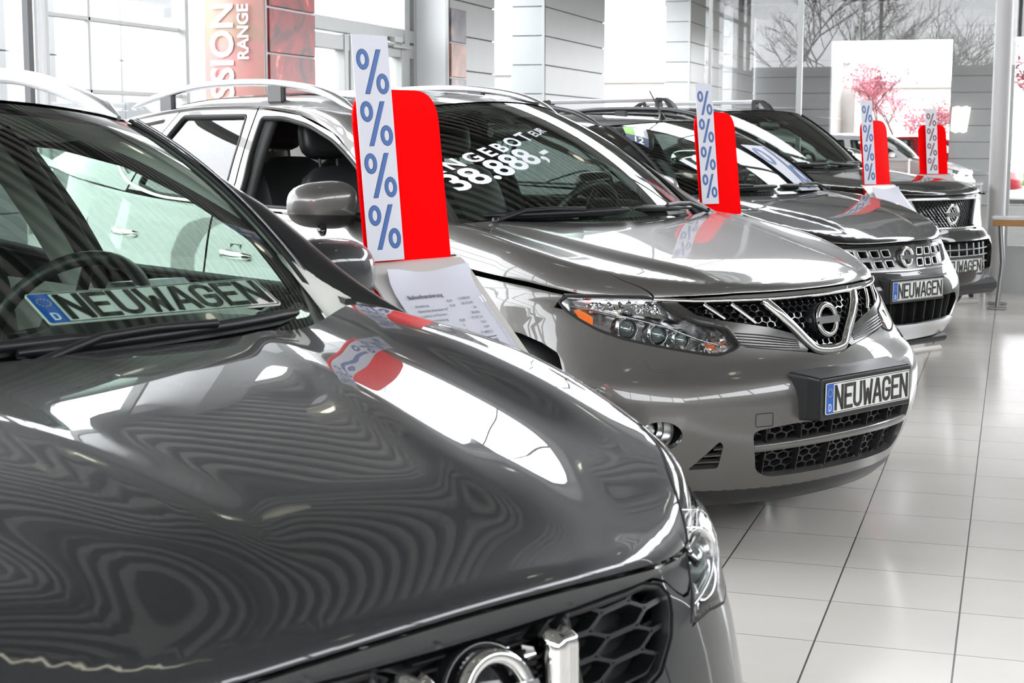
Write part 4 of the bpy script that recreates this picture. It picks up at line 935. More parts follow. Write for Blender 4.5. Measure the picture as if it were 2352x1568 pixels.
        if wp is not None:
            for k in (0, 1):
                mb = MB(); W2 = np.array(refine(wp['win'], .04)); P, N = SN(SS, W2[:, 0], W2[:, 1], -1); mb.sweep(P-N*.002, N, [(-.007, -.02), (.007, -.02), (.007, .003), (-.007, .003)], closed=True); mb.build('window_seal', M['rubber'], d[k], mirror=k == 1)
                if glass_ and not (k == 1 and nm in o.get('open_right', ())):
                    mb = MB(); mb.panel(offs(SS, -.014, -1), wp['win'], st=.08, rim=.004, sgn=-1); mb.build('door_glass', M['sideg'] if o.get('tint') or nm != 'front_door' else M['wsg'], d[k], mirror=k == 1)
                if 'chrome' in wp:
                    mb = MB(); q = cr(wp['chrome'], 10); ribbon(mb, SS, q, [(-.008, 0), (.008, 0), (.006, .006), (-.006, .006)], sgn=-1); mb.build('window_trim', M['chrome'], d[k], mirror=k == 1)
                if 'handle' in wp:
                    hx, hz = wp['handle']; s_ = sa(hx); P, N = SN(b.lowS, np.array([s_]), np.array([min(hz, .93)]), 1); p = P[0]; p = np.array([hx, p[1]-.012+(0 if hz <= .93 else -.25*(hz-.93)), hz]); tg = np.array([1, 0, -.05])
                    mb = MB(); q = np.array([p+tg*t_+np.array([0, .012+.035*(1-(t_/.11)**4), 0]) for t_ in np.linspace(-.11, .11, 15)]); mb.tube(q, .017, n=12, up=(0, 1, 0), flat=.55, scale=[.55]+[1]*13+[.55]); mb.build('door_handle', M['chrome'], d[k], mirror=k == 1)
                    mb = MB(); u_ = np.linspace(-1, 1, 9); GG = np.array([[p+np.array([.04*a-.01, .010-.03*max(0, 1-a*a-c*c), .045*c]) for c in u_] for a in u_]); mb.grid(GG); mb.build('handle_recess', mat, d[k], mirror=k == 1)
    # cowl
    mb = MB(); yy = np.linspace(-.84, .84, 41)*b.wsb[1]/.70*.98; hr = o['hoodrear'](yy); c0 = b.hoodS(hr, yy)-np.array([0, 0, .022]); c0[:, 0] += .05
    a = np.clip(yy/b.wsb[1], -1, 1); c1 = b.glassS(a, np.full(41, .0)); c1[:, 1] = yy; c1[:, 2] -= .012; t = np.linspace(0, 1, 6)[None, :, None]
    mb.grid(c0[:, None]*(1-t)+c1[:, None]*t-np.array([0, 0, .02])*(4*t*(1-t))); mb.build('cowl', M['blackp'], root)
    # wipers
    for (ya, yb, za) in o['wipers']:
        mb = MB(); q = np.array([[y/b.wsb[1], bb] for y, bb in zip(np.linspace(ya, yb, 14), np.linspace(za, za+.02, 14)-.0)]); P, N = SN(b.glassS, q[:, 0], q[:, 1], 1)
        mb.sweep(P+N*.018, N, [(-.012, -.016), (.004, -.016), (.012, .002), (.006, .012), (-.006, .012), (-.012, .004)], scale=[.5]+[1]*12+[.5]); o_ = mb.build('wiper', M['blackp'], root)
        mb = MB(); pA = P[1]+N[1]*.022; pB = P[8]+N[8]*.034; piv = pA+np.array([.05, -.06 if ya < yb else .06, -.02]); mb.tube([piv, pA*.75+pB*.25+np.array([.03, 0, .012]), pA*.4+pB*.6+np.array([.012, 0, .01]), pB], .009, n=8); mb.lathe([(0, .014), (.012, .012), (.014, 0)], piv, (0, 0, 1), n=14); mb.build('wiper_arm', M['blackp'], o_)
    # interior
    mb = MB(); yw = b.wsb[1]-.02; xs = b.wsb[0]; zc = b.wsb[2]
    G = []
    for t in np.linspace(0, 1, 16):
        row = []
        for y in np.linspace(-yw, yw, 33):
            xx = xs-.06-.26*(abs(y)/b.wsb[1])**2.2*(1-t)-t*.50; z = zc-.055+o.get('dz', 0)+.0*t-.16*max(0, t-.72)/.28+.03*math.sin(math.pi*min(1, t/.8))*.4
            if o.get('lhd', True): z += .085*math.exp(-((y-.37)/.17)**2)*math.exp(-((t-.62)/.2)**2)
            row.append((xx, y, z))
        G.append(row)
    mb.grid(np.array(G), flip=True); mb.box((xs-.60, 0, zc-.33), (.12, yw*2, .42), bev=.04); mb.build('dashboard', M['trim'], root)
    mb = MB(); c = np.array([xs-.66, .37, zc-.03]); ax = nrm(np.array([-.86, 0, .5])); u_ = np.array([0, 1, 0]); v_ = np.cross(ax, u_); P = np.array([c+.185*(math.cos(a)*u_+math.sin(a)*v_) for a in np.linspace(0, 2*math.pi, 48, endpoint=False)])
    mb.tube(P, .0165, n=12, closed=True, up=tuple(ax)); mb.lathe([(0, .03), (.055, .028), (.075, .01), (.07, -.03)], c, ax, n=24)
    for a in (0.1, math.pi-.1, -math.pi/2): mb.tube([c+.05*(math.cos(a)*u_+math.sin(a)*v_), c+.18*(math.cos(a)*u_+math.sin(a)*v_)], .016, n=8, flat=.5, up=tuple(ax))
    mb.tube([c-ax*.02, c-ax*.3], .03, n=10); mb.build('steering_wheel', M['leather'], root)
    for y in (-.37, .37): seat(root, xs-1.05, y, zc-.47)
    for y in (-.38, 0, .38): seat(root, xs-1.95, y, zc-.44)
    mb = MB(); mb.tube([(b.wst[0]+.03, 0, b.wst[2]-.07), (b.wst[0]+.08, 0, b.wst[2]-.10)], .012, n=8); P_ = np.array([[b.wst[0]+.06, y, b.wst[2]-.13] for y in np.linspace(-.12, .12, 9)]); mb.tube(P_, .036, n=12, up=(0, 0, 1), flat=1.0, scale=[.6]+[1]*7+[.6]); mb.build('inside_mirror', M['blackp'], root)
    # B pillar + inner door trim
    mb = MB()
    for sg in (-1, 1):
        xB = o['bpillar']; z0 = b.beltf(xB)-.1; zt = b.roofc(xB)-.1
        P = []
        for t in np.linspace(0, 1, 8):
            x = xB[0] if hasattr(xB, '__len__') else xB; x = x-.09*t; z = z0+(zt-z0)*t; p = SS(np.array(x), np.array(z)); P.append((x, sg*(p[1]-.05), z))
        mb.tube(P, .105, n=10, up=(0, 1, 0), flat=.25); mb.tube(np.array(P)+np.array([.10, 0, 0]), .035, n=8, up=(0, 1, 0), flat=.6, mat=1); mb.box((b.wsb[0]-1.6, sg*(b.beltw-.09), .72), (2.4, .05, .66), bev=.02)
    mb.build('inner_trim', [M['beige'] if o.get('lightpillar', True) else M['trim'], M['rubber']], root)
    # rear end
    mb = MB(); zz = np.linspace(0, 1, 14); vv = np.linspace(-1, 1, 21); x1 = -b.length+.35; hw = float(b.rhw(x1))+.015; top = R_[-1]; G = []
    for t in zz:
        z = top[:, 2]*(1-t)+.45*t; wd = hw*(1-t)+(b.w-b.tail)*t if t < .5 else hw*.5+(b.w-b.tail)*.5+(b.w-b.tail-hw*.5-(b.w-b.tail)*.5)*(t-.5)*2
        v2 = np.interp(np.linspace(-1, 1, len(z)), vv, vv); G.append(np.stack([np.full(len(z), 0.)+x1-.30*min(1, t*1.8)+.10*np.abs(v2)**3, v2*wd, z], 1))
    G = np.array(G); mb.grid(G); mb.build('tailgate', mat, root)
    mb = MB(); mb.grid(G[1:5, 5:-5]+np.array([-.01, 0, .005])); mb.build('rear_window', M['frit'], root)
    mb = MB(); s2 = b.os[-1]; S2 = np.linspace(sa(-b.length+.9), s2, 12); Z2 = np.linspace(.3, .93, 10); A_, B_ = np.meshgrid(S2, Z2, indexing='ij'); mb.grid(b.lowS(A_, B_))
    xq = np.linspace(o['rearx'], -b.length+.05, 14); tq = np.linspace(0, 1, 12); 
    if 'quarter' in o:
        q = o['quarter']; mb.panel(SS, q['out'], [q['win']], st=.06, rim=.02, sgn=-1)
    ss = np.linspace(sa(o['rearx']), s2, 20); lo = b.lowS(ss, np.full(20, .93)); X_, Y_, _, _ = b.base(ss); hi = SS(X_, b.beltf(X_)); t = np.linspace(0, 1, 8)[None, :, None]; mb.grid(lo[:, None]*(1-t)+hi[:, None]*t+np.array([0, .02, 0])*4*t*(1-t)*(1-t))
    LR(mb, 'rear_quarter', mat)
    if 'quarter' in o:
        for k in (0, 1): mb = MB(); mb.panel(offs(SS, -.012, -1), o['quarter']['win'], st=.08, rim=.004, sgn=-1); mb.build('quarter_glass', M['sideg'], root, mirror=k == 1)
    for (wx, sd) in ((-o['axle'], 1), (-o['axle'], -1), (-o['axle']-o['wb'], 1), (-o['axle']-o['wb'], -1)): wheel(root, wx, sd*(b.w-.10), o.get('wr', .36), .23, sd)
    # sill
    mb = MB(); s3 = np.linspace(sa(-o['axle']-.45), sa(-o['axle']-o['wb']+.45), 12); A_, B_ = np.meshgrid(s3, np.linspace(.2, .28, 3), indexing='ij'); mb.grid(b.lowS(A_, B_)); LR(mb, 'sill', M['blackp'])
def edge_x(b, y):
    return b.x0-b.L*(1-(1-(abs(y)/b.w)**b.p)**(1/b.p))
def hood_panels(root, b, mat, shut, fender_low, lip, name='hood', st=.022, rear=None, ftop=None):
    """hood over (x,y) between mirrored shut lines, rolled down to the lip on the lower shell; fenders outside"""
    R = [tuple(p) for p in cr(shut, 8)]; ymax = R[0][1]; e = .0012
    fr_ = [(edge_x(b, y)-e, y) for y in np.linspace(ymax, -ymax, 61)][1:-1]
    rr = [(float(rear(y)), y) for y in np.linspace(-R[-1][1], R[-1][1], 31)][1:-1]
    poly = fr_+[(x, -y) for x, y in R]+rr+R[::-1]; mb = MB(); mb.panel(b.hoodS, poly, st=st, rim=.014)
    s_end = float(np.interp(ymax, b.oy[:600], b.os[:600])); S_ = np.linspace(s_end, -s_end, 61)
    top = [(float(s_), float(b.ze(s_))+.0008) for s_ in S_]; mb.panel(b.lowS, top+lip, st=st*.6, rim=.012); o = mb.build(name, mat, root)
    for k in (0, 1):
        mb = MB(); g = .0035
        if ftop is None: inn = [(x, y+g) for x, y in R]
        else: inn = [tuple(p) for p in cr(ftop, 8)]
        xs = np.linspace(inn[0][0], inn[-1][0], 60)
        def edge(x):
            u = np.clip((x-(b.x0-b.L))/b.L, 0, 1); return b.w*(1-u**b.p)**(1/b.p)-.0012
        outer = [(float(x), float(edge(x))) for x in xs]
        poly = inn+outer[::-1]; poly = [p for i, p in enumerate(poly) if i == 0 or abs(p[0]-poly[i-1][0])+abs(p[1]-poly[i-1][1]) > 1e-4]
        mb.panel(b.hoodS, poly, st=st, rim=.012); mb.panel(b.lowS, fender_low, st=.03, rim=.012); mb.build('fender', mat, root, mirror=k == 1)
    return o

# ---------------------------------------------------------------- second car: warm grey crossover
bM = Body(**MUR)
def arch(sc_, r_, zc=.36, n=14, a0=12, a1=168, zmin=.28): return [(sc_-r_*math.cos(math.radians(a)), zc+r_*math.sin(math.radians(a))) for a in np.linspace(a0, a1, n)]
def sx(b, x): return float(np.interp(-x, -b.ox, b.os))
MUR_DOORS = {
 'front_door': (-1.72, -2.83, dict(frame=[(-1.50, 1.125), (-1.75, 1.235), (-2.06, 1.398), (-2.20, 1.465), (-2.49, 1.541), (-2.83, 1.575), (-2.79, 1.40), (-2.755, 1.25), (-2.76, 1.14)],
    win=rnd([(-1.66, 1.148), (-1.82, 1.255), (-2.03, 1.366), (-2.18, 1.434), (-2.40, 1.500), (-2.61, 1.534), (-2.775, 1.535), (-2.74, 1.38), (-2.70, 1.25), (-2.70, 1.155)], [.02, .05, .05, .05, .05, .05, .02, .05, .05, .02], 3), handle=(-2.60, .945)), True),
 'rear_door': (-2.84, -3.92, dict(frame=[(-2.77, 1.14), (-2.765, 1.25), (-2.80, 1.40), (-2.84, 1.575), (-3.20, 1.582), (-3.50, 1.575), (-3.56, 1.46), (-3.62, 1.20)],
    win=rnd([(-2.82, 1.16), (-2.825, 1.26), (-2.86, 1.42), (-2.90, 1.545), (-3.45, 1.545), (-3.50, 1.45), (-3.55, 1.225), (-3.34, 1.185)], .02, 3), handle=(-3.55, 1.0), chrome=[(-3.93, 1.38), (-3.74, 1.275), (-3.59, 1.218), (-3.34, 1.175), (-3.05, 1.160), (-2.82, 1.15)]), True)}
MUR_OPT = dict(roofline=[(-1.30, 1.06), (-1.52, 1.13), (-1.75, 1.24), (-2.06, 1.40), (-2.2, 1.467), (-2.49, 1.543), (-2.86, 1.577), (-3.2, 1.584), (-3.5, 1.577), (-3.97, 1.55), (-4.4, 1.48)], doors=MUR_DOORS, open_right=('front_door',), tint=True,
    hoodrear=lambda y: -1.14-.26*np.abs(y/.78)**2.2, wipers=[(-.62, -.02, .035), (.56, .02, .04)], bpillar=-2.76, rearx=-3.92, axle=.92, wb=2.80, wr=.375, lightpillar=False,
    quarter=dict(out=[(-3.64, 1.19), (-3.57, 1.46), (-3.51, 1.573), (-3.97, 1.55), (-4.45, 1.45), (-4.6, 1.30)], win=rnd([(-3.66, 1.26), (-3.74, 1.295), (-3.92, 1.39), (-3.95, 1.45), (-3.85, 1.51), (-3.60, 1.535)], .03, 3)))
rM = empty('car', (-.462, 5.67, 0), math.radians(-29), 'warm grey crossover car, second in the row, chrome grille in full view', 'car', 'cars parked in a row')
HOODREAR = lambda y: -1.13-.235*abs(y/.76)**2.2
shutM = [(edge_x(bM, .655)-.0012, .655), (-.50, .69), (-.56, .716), (-.70, .722), (-.90, .742), (-1.08, .778), (-1.20, .786), (-1.30, .772), (-1.365, .745)]
LAMP = rnd([(-1.031, .885), (-1.004, .903), (-.858, .907), (-.725, .905), (-.688, .895), (-.631, .85), (-.553, .814), (-.453, .793), (-.413, .736), (-.438, .722), (-.497, .707), (-.542, .711), (-.664, .735), (-.806, .767), (-.887, .795), (-.953, .828), (-1.003, .858)], .012, 3)
LAMPR = [(-u, v) for u, v in LAMP]
def lampM(u, v): return bM.lowS(-np.asarray(u), v)
fl = [(.735, .893), (1.004, .9075), (1.038, .885)]
sA = sx(bM, -.92)
# fender lower skin: shoulder line -> headlamp tip -> bumper joint -> wheel arch -> door
lowf = [(.735, .9075)]
ss_ = np.linspace(.735, sx(bM, -1.40), 26); top_ = [(float(s_), float(bM.ze(s_))-.0005) for s_ in ss_]
lowf = top_+[(sx(bM, -1.72), .93), (sx(bM, -1.72), .30)]+[(sA+.47*math.cos(a), .36+.42*math.sin(a)) for a in np.linspace(.0, 2.35, 14)]+[(1.055, .80), (1.04, .87), (1.012, .912), (.86, .9125)]
lipM = [(s_, float(np.interp(abs(s_), [0, .28, .545, .70], [.889, .890, .895, .904]))) for s_ in np.linspace(-.715, .715, 41)]
hood_panels(rM, bM, M['p2'], shutM, lowf, lipM, rear=HOODREAR)
GRO = rnd([(-.70, .894), (-.545, .884), (-.28, .879), (0, .877), (.28, .879), (.545, .884), (.70, .894), (.64, .858), (.552, .826), (.445, .804), (.40, .728), (.12, .690), (.06, .676), (-.06, .676), (-.12, .690), (-.40, .728), (-.445, .804), (-.552, .826), (-.64, .858)], .01, 3)
LOWO = rnd([(-.43, .452), (-.395, .30), (-.34, .275), (.34, .275), (.395, .30), (.43, .452), (.3, .466), (-.3, .466)], .03, 4)
FOG = circ(.70, .447, .060, .052, 28); FOGL = [(-u, v) for u, v in FOG]
INT = rnd([(.615, .322), (.53, .425), (.518, .41), (.524, .325)], .01, 3); INTL = [(-u, v) for u, v in INT][::-1]
bump = [(-.70, .902), (-.545, .893), (-.28, .889), (0, .887), (.28, .889), (.545, .893), (.70, .902)]
# bumper cover
sB = sA-.41
def half(sg): return [(sg*u, v) for u, v in [(.688, .893), (.631, .848), (.553, .811), (.455, .791), (.415, .736), (.44, .720), (.497, .705), (.545, .709), (.664, .733), (.806, .765), (.887, .793), (.953, .826), (1.003, .857), (1.05, .865), (1.058, .79), (1.0, .70), (.965, .60), (.95, .45), (.93, .33), (.90, .25)]]
lp_ = [(s_, .232+.01*(abs(s_)/.9)**2) for s_ in np.linspace(.86, -.86, 21)]
pb = bump[::-1][::-1]
poly = [(-u, v) for u, v in []]
outer = bump+half(1)[0:]+lp_+half(-1)[::-1]
mb = MB(); mb.panel(bM.lowS, outer, [GRO, LOWO, FOG, FOGL, INT, INTL], st=.028, rim=.03); bp_ = mb.build('front_bumper', M['p2'], rM)
mb = MB(); u = np.linspace(-.88, .88, 41); G = []
for dz, dn in ((0, 0), (-.03, -.012), (-.065, -.05), (-.07, -.09)):
    X, Y, nx, ny = bM.base(u); z = .235+.01*(np.abs(u)/.9)**2; P = bM.lowS(u, z); P = P+np.stack([nx, ny, 0*nx], -1)*dn; P[:, 2] = z+dz; G.append(P)
mb.grid(np.array(G)); mb.build('lower_lip', M['blackp'], bp_)
# washer cover, tow cover
for sg in (1, -1):
    mb = MB(); q = rnd([(sg*.742, .699), (sg*.676, .691), (sg*.656, .653), (sg*.72, .658)], .008, 3); mb.panel(offs(bM.lowS, .004), q, st=.02, rim=.006, sgn=1); mb.build('washer_cover', M['p2'], bp_)
mb = MB(); q = refine(rrect(-.42, .467, -.36, .512, .006), .01); P, N = SN(bM.lowS, np.array(q)[:, 0], np.array(q)[:, 1]); mb.sweep(P+N*.0003, N, [(-.0012, 0), (.0012, 0), (.0012, .0006), (-.0012, .0006)], closed=True); mb.build('tow_cover_joint', M['under'], bp_)
for sg in (1, -1):
    S_ = (lambda g: (lambda a, b_: bM.lowS(g*np.asarray(a), b_)))(sg)
    P0, N0 = SN(S_, np.array([.70]), np.array([.447]), sg); c = P0[0]-N0[0]*.040; n0 = nrm(N0[0]*np.array([1, .3, 0])+np.array([.3, 0, 0]))
    mb = MB(); mb.lathe([(.062, -.004), (.055, -.02), (.050, -.05), (.04, -.055)], c, n0, n=28); mb.build('fog_lamp_bezel', M['bezel'], bp_)
    mb = MB(); mb.lathe([(.0, -.028), (.03, -.032), (.047, -.045)], c, n0, n=28); mb.build('fog_lamp', M['refl'], bp_)
    for k in range(3):
        mb = MB(); z = .345+.024*k; ribbon(mb, S_, [(.60-.028*k, z), (.515, z+.002)], [(-.003, -.02), (.003, -.02), (.003, .001), (-.003, .001)], sgn=sg, off=-.004); mb.build('intake_slat', M['p2'], bp_)
# lower grille: mesh, cross bar, upright fins
mb = MB(); hexmesh(mb, bM.lowS, [(-.42, .455), (-.38, .285), (.38, .285), (.42, .455)], .046, .026, .007, 1, -.030, .018); mb.build('lower_mesh', M['blackp'], bp_)
mb = MB(); ribbon(mb, bM.lowS, [(s_, .385+.006*math.cos(s_*4)) for s_ in np.linspace(-.415, .415, 31)], [(-.016, -.05), (.016, -.05), (.017, -.006), (.010, .004), (-.010, .004), (-.017, -.006)], off=-.004); mb.build('cross_bar', M['p2'], bp_)
for s_ in (-.375, -.24, -.10, .10, .24, .375):
    mb = MB(); ribbon(mb, bM.lowS, [(s_, .455), (s_*.985, .37), (s_*.97, .285)], [(-.0035, -.05), (.0035, -.05), (.003, .0), (-.003, .0)], off=-.008); mb.build('upright_fin', M['blackp'], bp_)
# upper grille
gr = MB(); ribbon(gr, bM.lowS, [(s_, float(np.interp(abs(s_), [0, .28, .545, .70], [.880, .882, .887, .896]))) for s_ in np.linspace(-.70, .70, 51)], halfround(.0075, .010)); gr = gr.build('grille_strip', M['chrome'], rM)
CEN = [(-.262, .870), (.262, .870), (.20, .815), (.085, .712), (.05, .702), (-.05, .702), (-.085, .712), (-.20, .815)]
WNG = [(.30, .870), (.56, .876), (.60, .868), (.553, .846), (.48, .828), (.40, .815), (.30, .800), (.21, .778), (.19, .786)]
mb = MB(); hexmesh(mb, bM.lowS, CEN, .036, .0205, .0065, 1, -.012, .02)
for sg in (1, -1): hexmesh(mb, bM.lowS, [(sg*u, v) for u, v in WNG], .036, .0205, .0065, 1, -.012, .02)
mb.build('grille_mesh', M['blackg'], gr)
VH = [(.268, .876), (.262, .866), (.22, .826), (.16, .768), (.105, .716), (.075, .697), (.03, .690), (0, .689)]
V_ = [(-u, v) for u, v in VH][:-1]+VH[::-1]; V_ = cr(V_, 6)
mb = MB(); ribbon(mb, bM.lowS, V_, [(.022, -.03), (.022, .0), (.012, .012), (-.008, .012), (-.018, .0), (-.018, -.03)], off=.004); mb.build('v_frame', M['chrome'], gr)
for sg in (1, -1):
    W = [(sg*u, v) for u, v in [(.69, .890), (.615, .884), (.556, .842), (.48, .823), (.38, .806), (.28, .788), (.185, .762), (.165, .755), (.118, .702), (.13, .693), (.40, .731), (.443, .797), (.55, .821), (.635, .855)]]
    mb = MB(); mb.panel(offs(bM.lowS, .0, 1), W, st=.02, rim=.02); mb.build('grille_wing', M['smoke'], gr)
    for k in range(5):
        mb = MB(); q = np.linspace(0, 1, 12); A_ = np.array([(.425-.012*k*0, .776-.0095*k), (.31, .762-.0095*k), (.16+.006*k*0, .735-.0065*k)]); A_ = cr([(sg*a[0], a[1]) for a in A_], 6)
        ribbon(mb, bM.lowS, A_, halfround(.0022, .0028), off=.001); mb.build('wing_rib', M['blackg'], gr)
    for (a, b_) in (((.520, .876), (.452, .826)), ((.413, .873), (.333, .806))):
        mb = MB(); ribbon(mb, bM.lowS, [(sg*(a[0]+(b_[0]-a[0])*t), a[1]+(b_[1]-a[1])*t) for t in np.linspace(0, 1, 6)], [(.009, -.03), (.009, .0), (.004, .006), (-.004, .006), (-.009, 0), (-.009, -.03)], off=.0, scale=[1, .95, .9, .85, .8, .7]); mb.build('chrome_slat', M['chrome'], gr)
P0, N0 = SN(bM.lowS, np.array([0.]), np.array([.792])); T = frame_T(P0[0]+np.array([.012, 0, .004]), (0, 1, 0), nrm(np.array([-.18, 0, 1.])))
mb = MB(); mb.lathe([(.062, -.03), (.062, .0), (.056, .004)], P0[0]+np.array([.004, 0, .004]), (1, 0, .18), n=36); mb.box(P0[0]+np.array([-.012, 0, .006]), (.03, .16, .03), bev=.008); mb.build('emblem_base', M['blackp'], gr)
emblem(gr, T, .064, mk('soft_chrome', (.62, .62, .61), .16, 1.0))
# headlamps
for sg in (-1, 1):
    S_ = (lambda g: (lambda a, b_: bM.lowS(g*np.asarray(a), b_)))(sg); L = [(-u, v) for u, v in LAMP]
    inn = [(u, v) for u, v in L]
    mb = MB(); mb.panel(offs(S_, .001, sg), inn, st=.02, rim=.006, sgn=sg); hl = mb.build('headlamp', M['lampg'], rM)
    mb = MB(); mb.panel(offs(S_, -.075, sg), inn, st=.03, rim=0, sgn=sg); q = np.array(refine(L, .02)); Pa, Na = SN(S_, q[:, 0], q[:, 1], sg); mb.grid(np.stack([Pa-Na*.004, Pa-Na*.075], 1), closed_u=True, smooth=True); mb.build('lamp_housing', M['bezel'], hl)
    mb = MB(); q = np.array(refine(L, .02)); Pa, Na = SN(S_, q[:, 0], q[:, 1], sg); mb.sweep(Pa, Na, [(-.005, -.012), (.004, -.012), (.004, .002), (-.005, .002)], closed=True); mb.build('lamp_seal', M['rubber'], hl)
    mb = MB(); up = rnd([(1.0, .892), (.86, .895), (.735, .893), (.66, .852), (.60, .828), (.70, .850), (.85, .868), (.97, .882)], .006, 3); mb.panel(offs(S_, -.03, sg), up, st=.012, rim=.02, sgn=sg)
    mb.build('upper_reflector', M['refl'], hl)
    mb = MB(); r_ = random.Random(4)
    for i in range(70):
        u = r_.uniform(.68, .93); v = .862+r_.random()*.026+.0
        P1, N1 = SN(offs(S_, -.026, sg), np.array([u]), np.array([v]), sg); mb.lathe([(0, .006), (.006, .002), (.008, -.004)], P1[0], nrm(N1[0]+np.array([r_.uniform(-.5, .5) for _ in range(3)])), n=5, smooth=False)
    mb.build('prism_strip', M['refl'], hl)
    mb = MB(); mb.panel(offs(S_, -.02, sg), rnd([(.978, .866), (.94, .861), (.907, .843), (.905, .806), (.95, .832)], .008, 3), st=.02, rim=.01, sgn=sg); mb.build('side_reflector', M['amber'], hl)
    mb = MB(); ribbon(mb, S_, [(.985, .872), (.90, .862), (.78, .838), (.66, .806), (.56, .764), (.49, .742)], halfround(.0035, .006), sgn=sg, off=-.012); mb.build('bright_fin', M['refl'], hl)
    for (u, v, r_) in ((.795, .812, .036), (.690, .794, .034), (.612, .775, .031)):
        P1, N1 = SN(offs(S_, -.045, sg), np.array([u]), np.array([v]), sg); n_ = nrm(np.array([1, N1[0][1]*.5, 0.05])); mb = MB(); mb.lathe([(r_*1.22, -.03), (r_*1.25, .0), (r_*1.1, .016), (r_*.98, .014), (r_*.96, -.01)], P1[0], n_, n=28); mb.build('projector_ring', M['refl'], hl)
        mb = MB(); mb.lathe([(0, .030), (r_*.45, .026), (r_*.8, .012), (r_*.96, -.008)], P1[0], n_, n=28); mb.build('projector_lens', M['lensg'], hl)
    u, v = .505, .752; P1, N1 = SN(offs(S_, -.05, sg), np.array([u]), np.array([v]), sg); n_ = nrm(np.array([1, N1[0][1]*.3, .05])); mb = MB()
    mb.lathe([(.012, -.02), (.03, -.012), (.050, .01), (.056, .034)], P1[0], n_, n=14, smooth=False)
    for i in range(10): a = 2*math.pi*i/10; t1 = nrm(np.cross(n_, [0, 0, 1])); t2 = np.cross(n_, t1); mb.box(P1[0]+n_*.02+.044*(math.cos(a)*t1+math.sin(a)*t2), (.02, .006, .006))
    mb.build('indicator_reflector', M['refl'], hl)
    mb = MB(); mb.lathe([(0, .03), (.010, .026), (.012, .0), (.010, -.01)], P1[0], n_, n=14); mb.build('indicator_bulb', M['amber'], hl)
# number plate with its holder
T = frame_T((.0, 0, .555), (0, 1, 0), (0, 0, 1))
mb = MB(); mb.box((-.010, 0, .552), (.014, .555, .145), bev=.004); pr_ = [(-.17, .09), (-.004, .068)]
G = [[(-.012, y, z) for y, z in rrect(-.2775, .479, .2775, .627, .012)], [(-.06, y, z) for y, z in rrect(-.285, .475, .285, .634, .014)], [(-.12, y, z) for y, z in rrect(-.31, .47, .31, .642, .014)]]
mb.grid(np.array(G), closed_v=True, smooth=False); ho = mb.build('plate_holder', M['blackp'], rM)
number_plate(ho, T)
car_base(rM, bM, M['p2'], MUR_OPT)
# mirrors, rails
for sd in (-1, 1): side_mirror(rM, -1.865, sd*1.0, 1.183, sd, M['p2'], 1.06, sd < 0)
def roof_rail(root, b, pts, y0, mat, w_=.022, h=.017, posts=(), name='roof_rail'):
    for sd in (1, -1):
        P = cr([(x, sd*y, z) for x, y, z in pts], 8); mb = MB(); sc_ = np.clip(np.minimum(np.arange(len(P)), np.arange(len(P))[::-1])/5.0+.25, .25, 1)
        mb.sweep(P, (0, 0, 1), [(w_*math.cos(a), h*math.sin(a)) for a in np.linspace(0, 2*math.pi, 14, endpoint=False)], scale=sc_); o = mb.build(name, mat, root)
        for x in posts:
            z1 = float(np.interp(-x, [-p[0] for p in P], [p[2] for p in P])); y = float(np.interp(-x, [-p[0] for p in P], [p[1] for p in P])); mb = MB(); mb.box((x, y, z1-.045), (.12, .03, .09), bev=.01); mb.build('rail_foot', M['blackp'], o)
roof_rail(rM, bM, [(-2.17, .60, 1.555), (-2.35, .60, 1.625), (-2.55, .60, 1.665), (-2.88, .60, 1.692), (-3.37, .59, 1.688), (-3.8, .58, 1.640), (-4.05, .57, 1.595)], .6, M['satin'], posts=(-2.75, -3.7))
mb = MB(); mb.panel(offs(bM.roofS, .004), rrect(-3.75, -.50, -2.16, .50, .06), st=.08, rim=.01); mb.build('sunroof', M['blackg'], rM)
# windscreen lettering
def glassT(b, a0, b0, ku, kv, rot, off=.004):
    cs, sn = math.cos(rot), math.sin(rot)
    def T(x, y, w_):
        x = np.asarray(x, float); y = np.asarray(y, float); u = a0+(x*cs-y*sn)*ku; v = b0+(x*sn+y*cs)*kv; P, N = SN(b.glassS, u, v, 1); return P+N*(off+np.asarray(w_, float)[..., None]*0)
    return T
ku, kv = 1/.64, 1/.92
text_mesh('offer_lettering', 'ANGEBOT', .092, M['stick'], glassT(bM, -1.0, .335, ku, kv, .45), rM, space=1.45, bold=.0025)
text_mesh('price_lettering', '38.888,-', .158, M['stick'], glassT(bM, -.925, .215, ku, kv, .45), rM, bold=.0035, space=1.0)
text_mesh('note_lettering', 'EUR', .06, M['stick'], glassT(bM, -.19, .61, ku, kv, .42), rM, bold=.001)

# ---------------------------------------------------------------- nearest car: dark grey crossover seen over its hood
bQ = Body(**QSH)
rQ = empty('car', (-.587, 1.877, 0), math.radians(-28), 'dark grey car nearest the viewer, its big hood filling the lower half', 'car', 'cars parked in a row')
QD = {'front_door': (-1.62, -2.55, dict(frame=[(-1.30, 1.08), (-1.50, 1.215), (-1.76, 1.345), (-2.0, 1.425), (-2.3, 1.468), (-2.55, 1.478), (-2.50, 1.25), (-2.50, 1.09)], win=rnd([(-1.55, 1.105), (-1.62, 1.225), (-1.80, 1.325), (-2.0, 1.392), (-2.3, 1.435), (-2.49, 1.442), (-2.44, 1.25), (-2.42, 1.11)], .02, 3), handle=(-2.35, .93)), True),
 'rear_door': (-2.56, -3.45, dict(frame=[(-2.51, 1.09), (-2.51, 1.25), (-2.56, 1.478), (-2.9, 1.478), (-3.25, 1.45), (-3.35, 1.15)], win=rnd([(-2.57, 1.11), (-2.58, 1.25), (-2.62, 1.442), (-2.9, 1.442), (-3.15, 1.425), (-3.22, 1.15)], .02, 3), handle=(-3.2, .95)), True)}
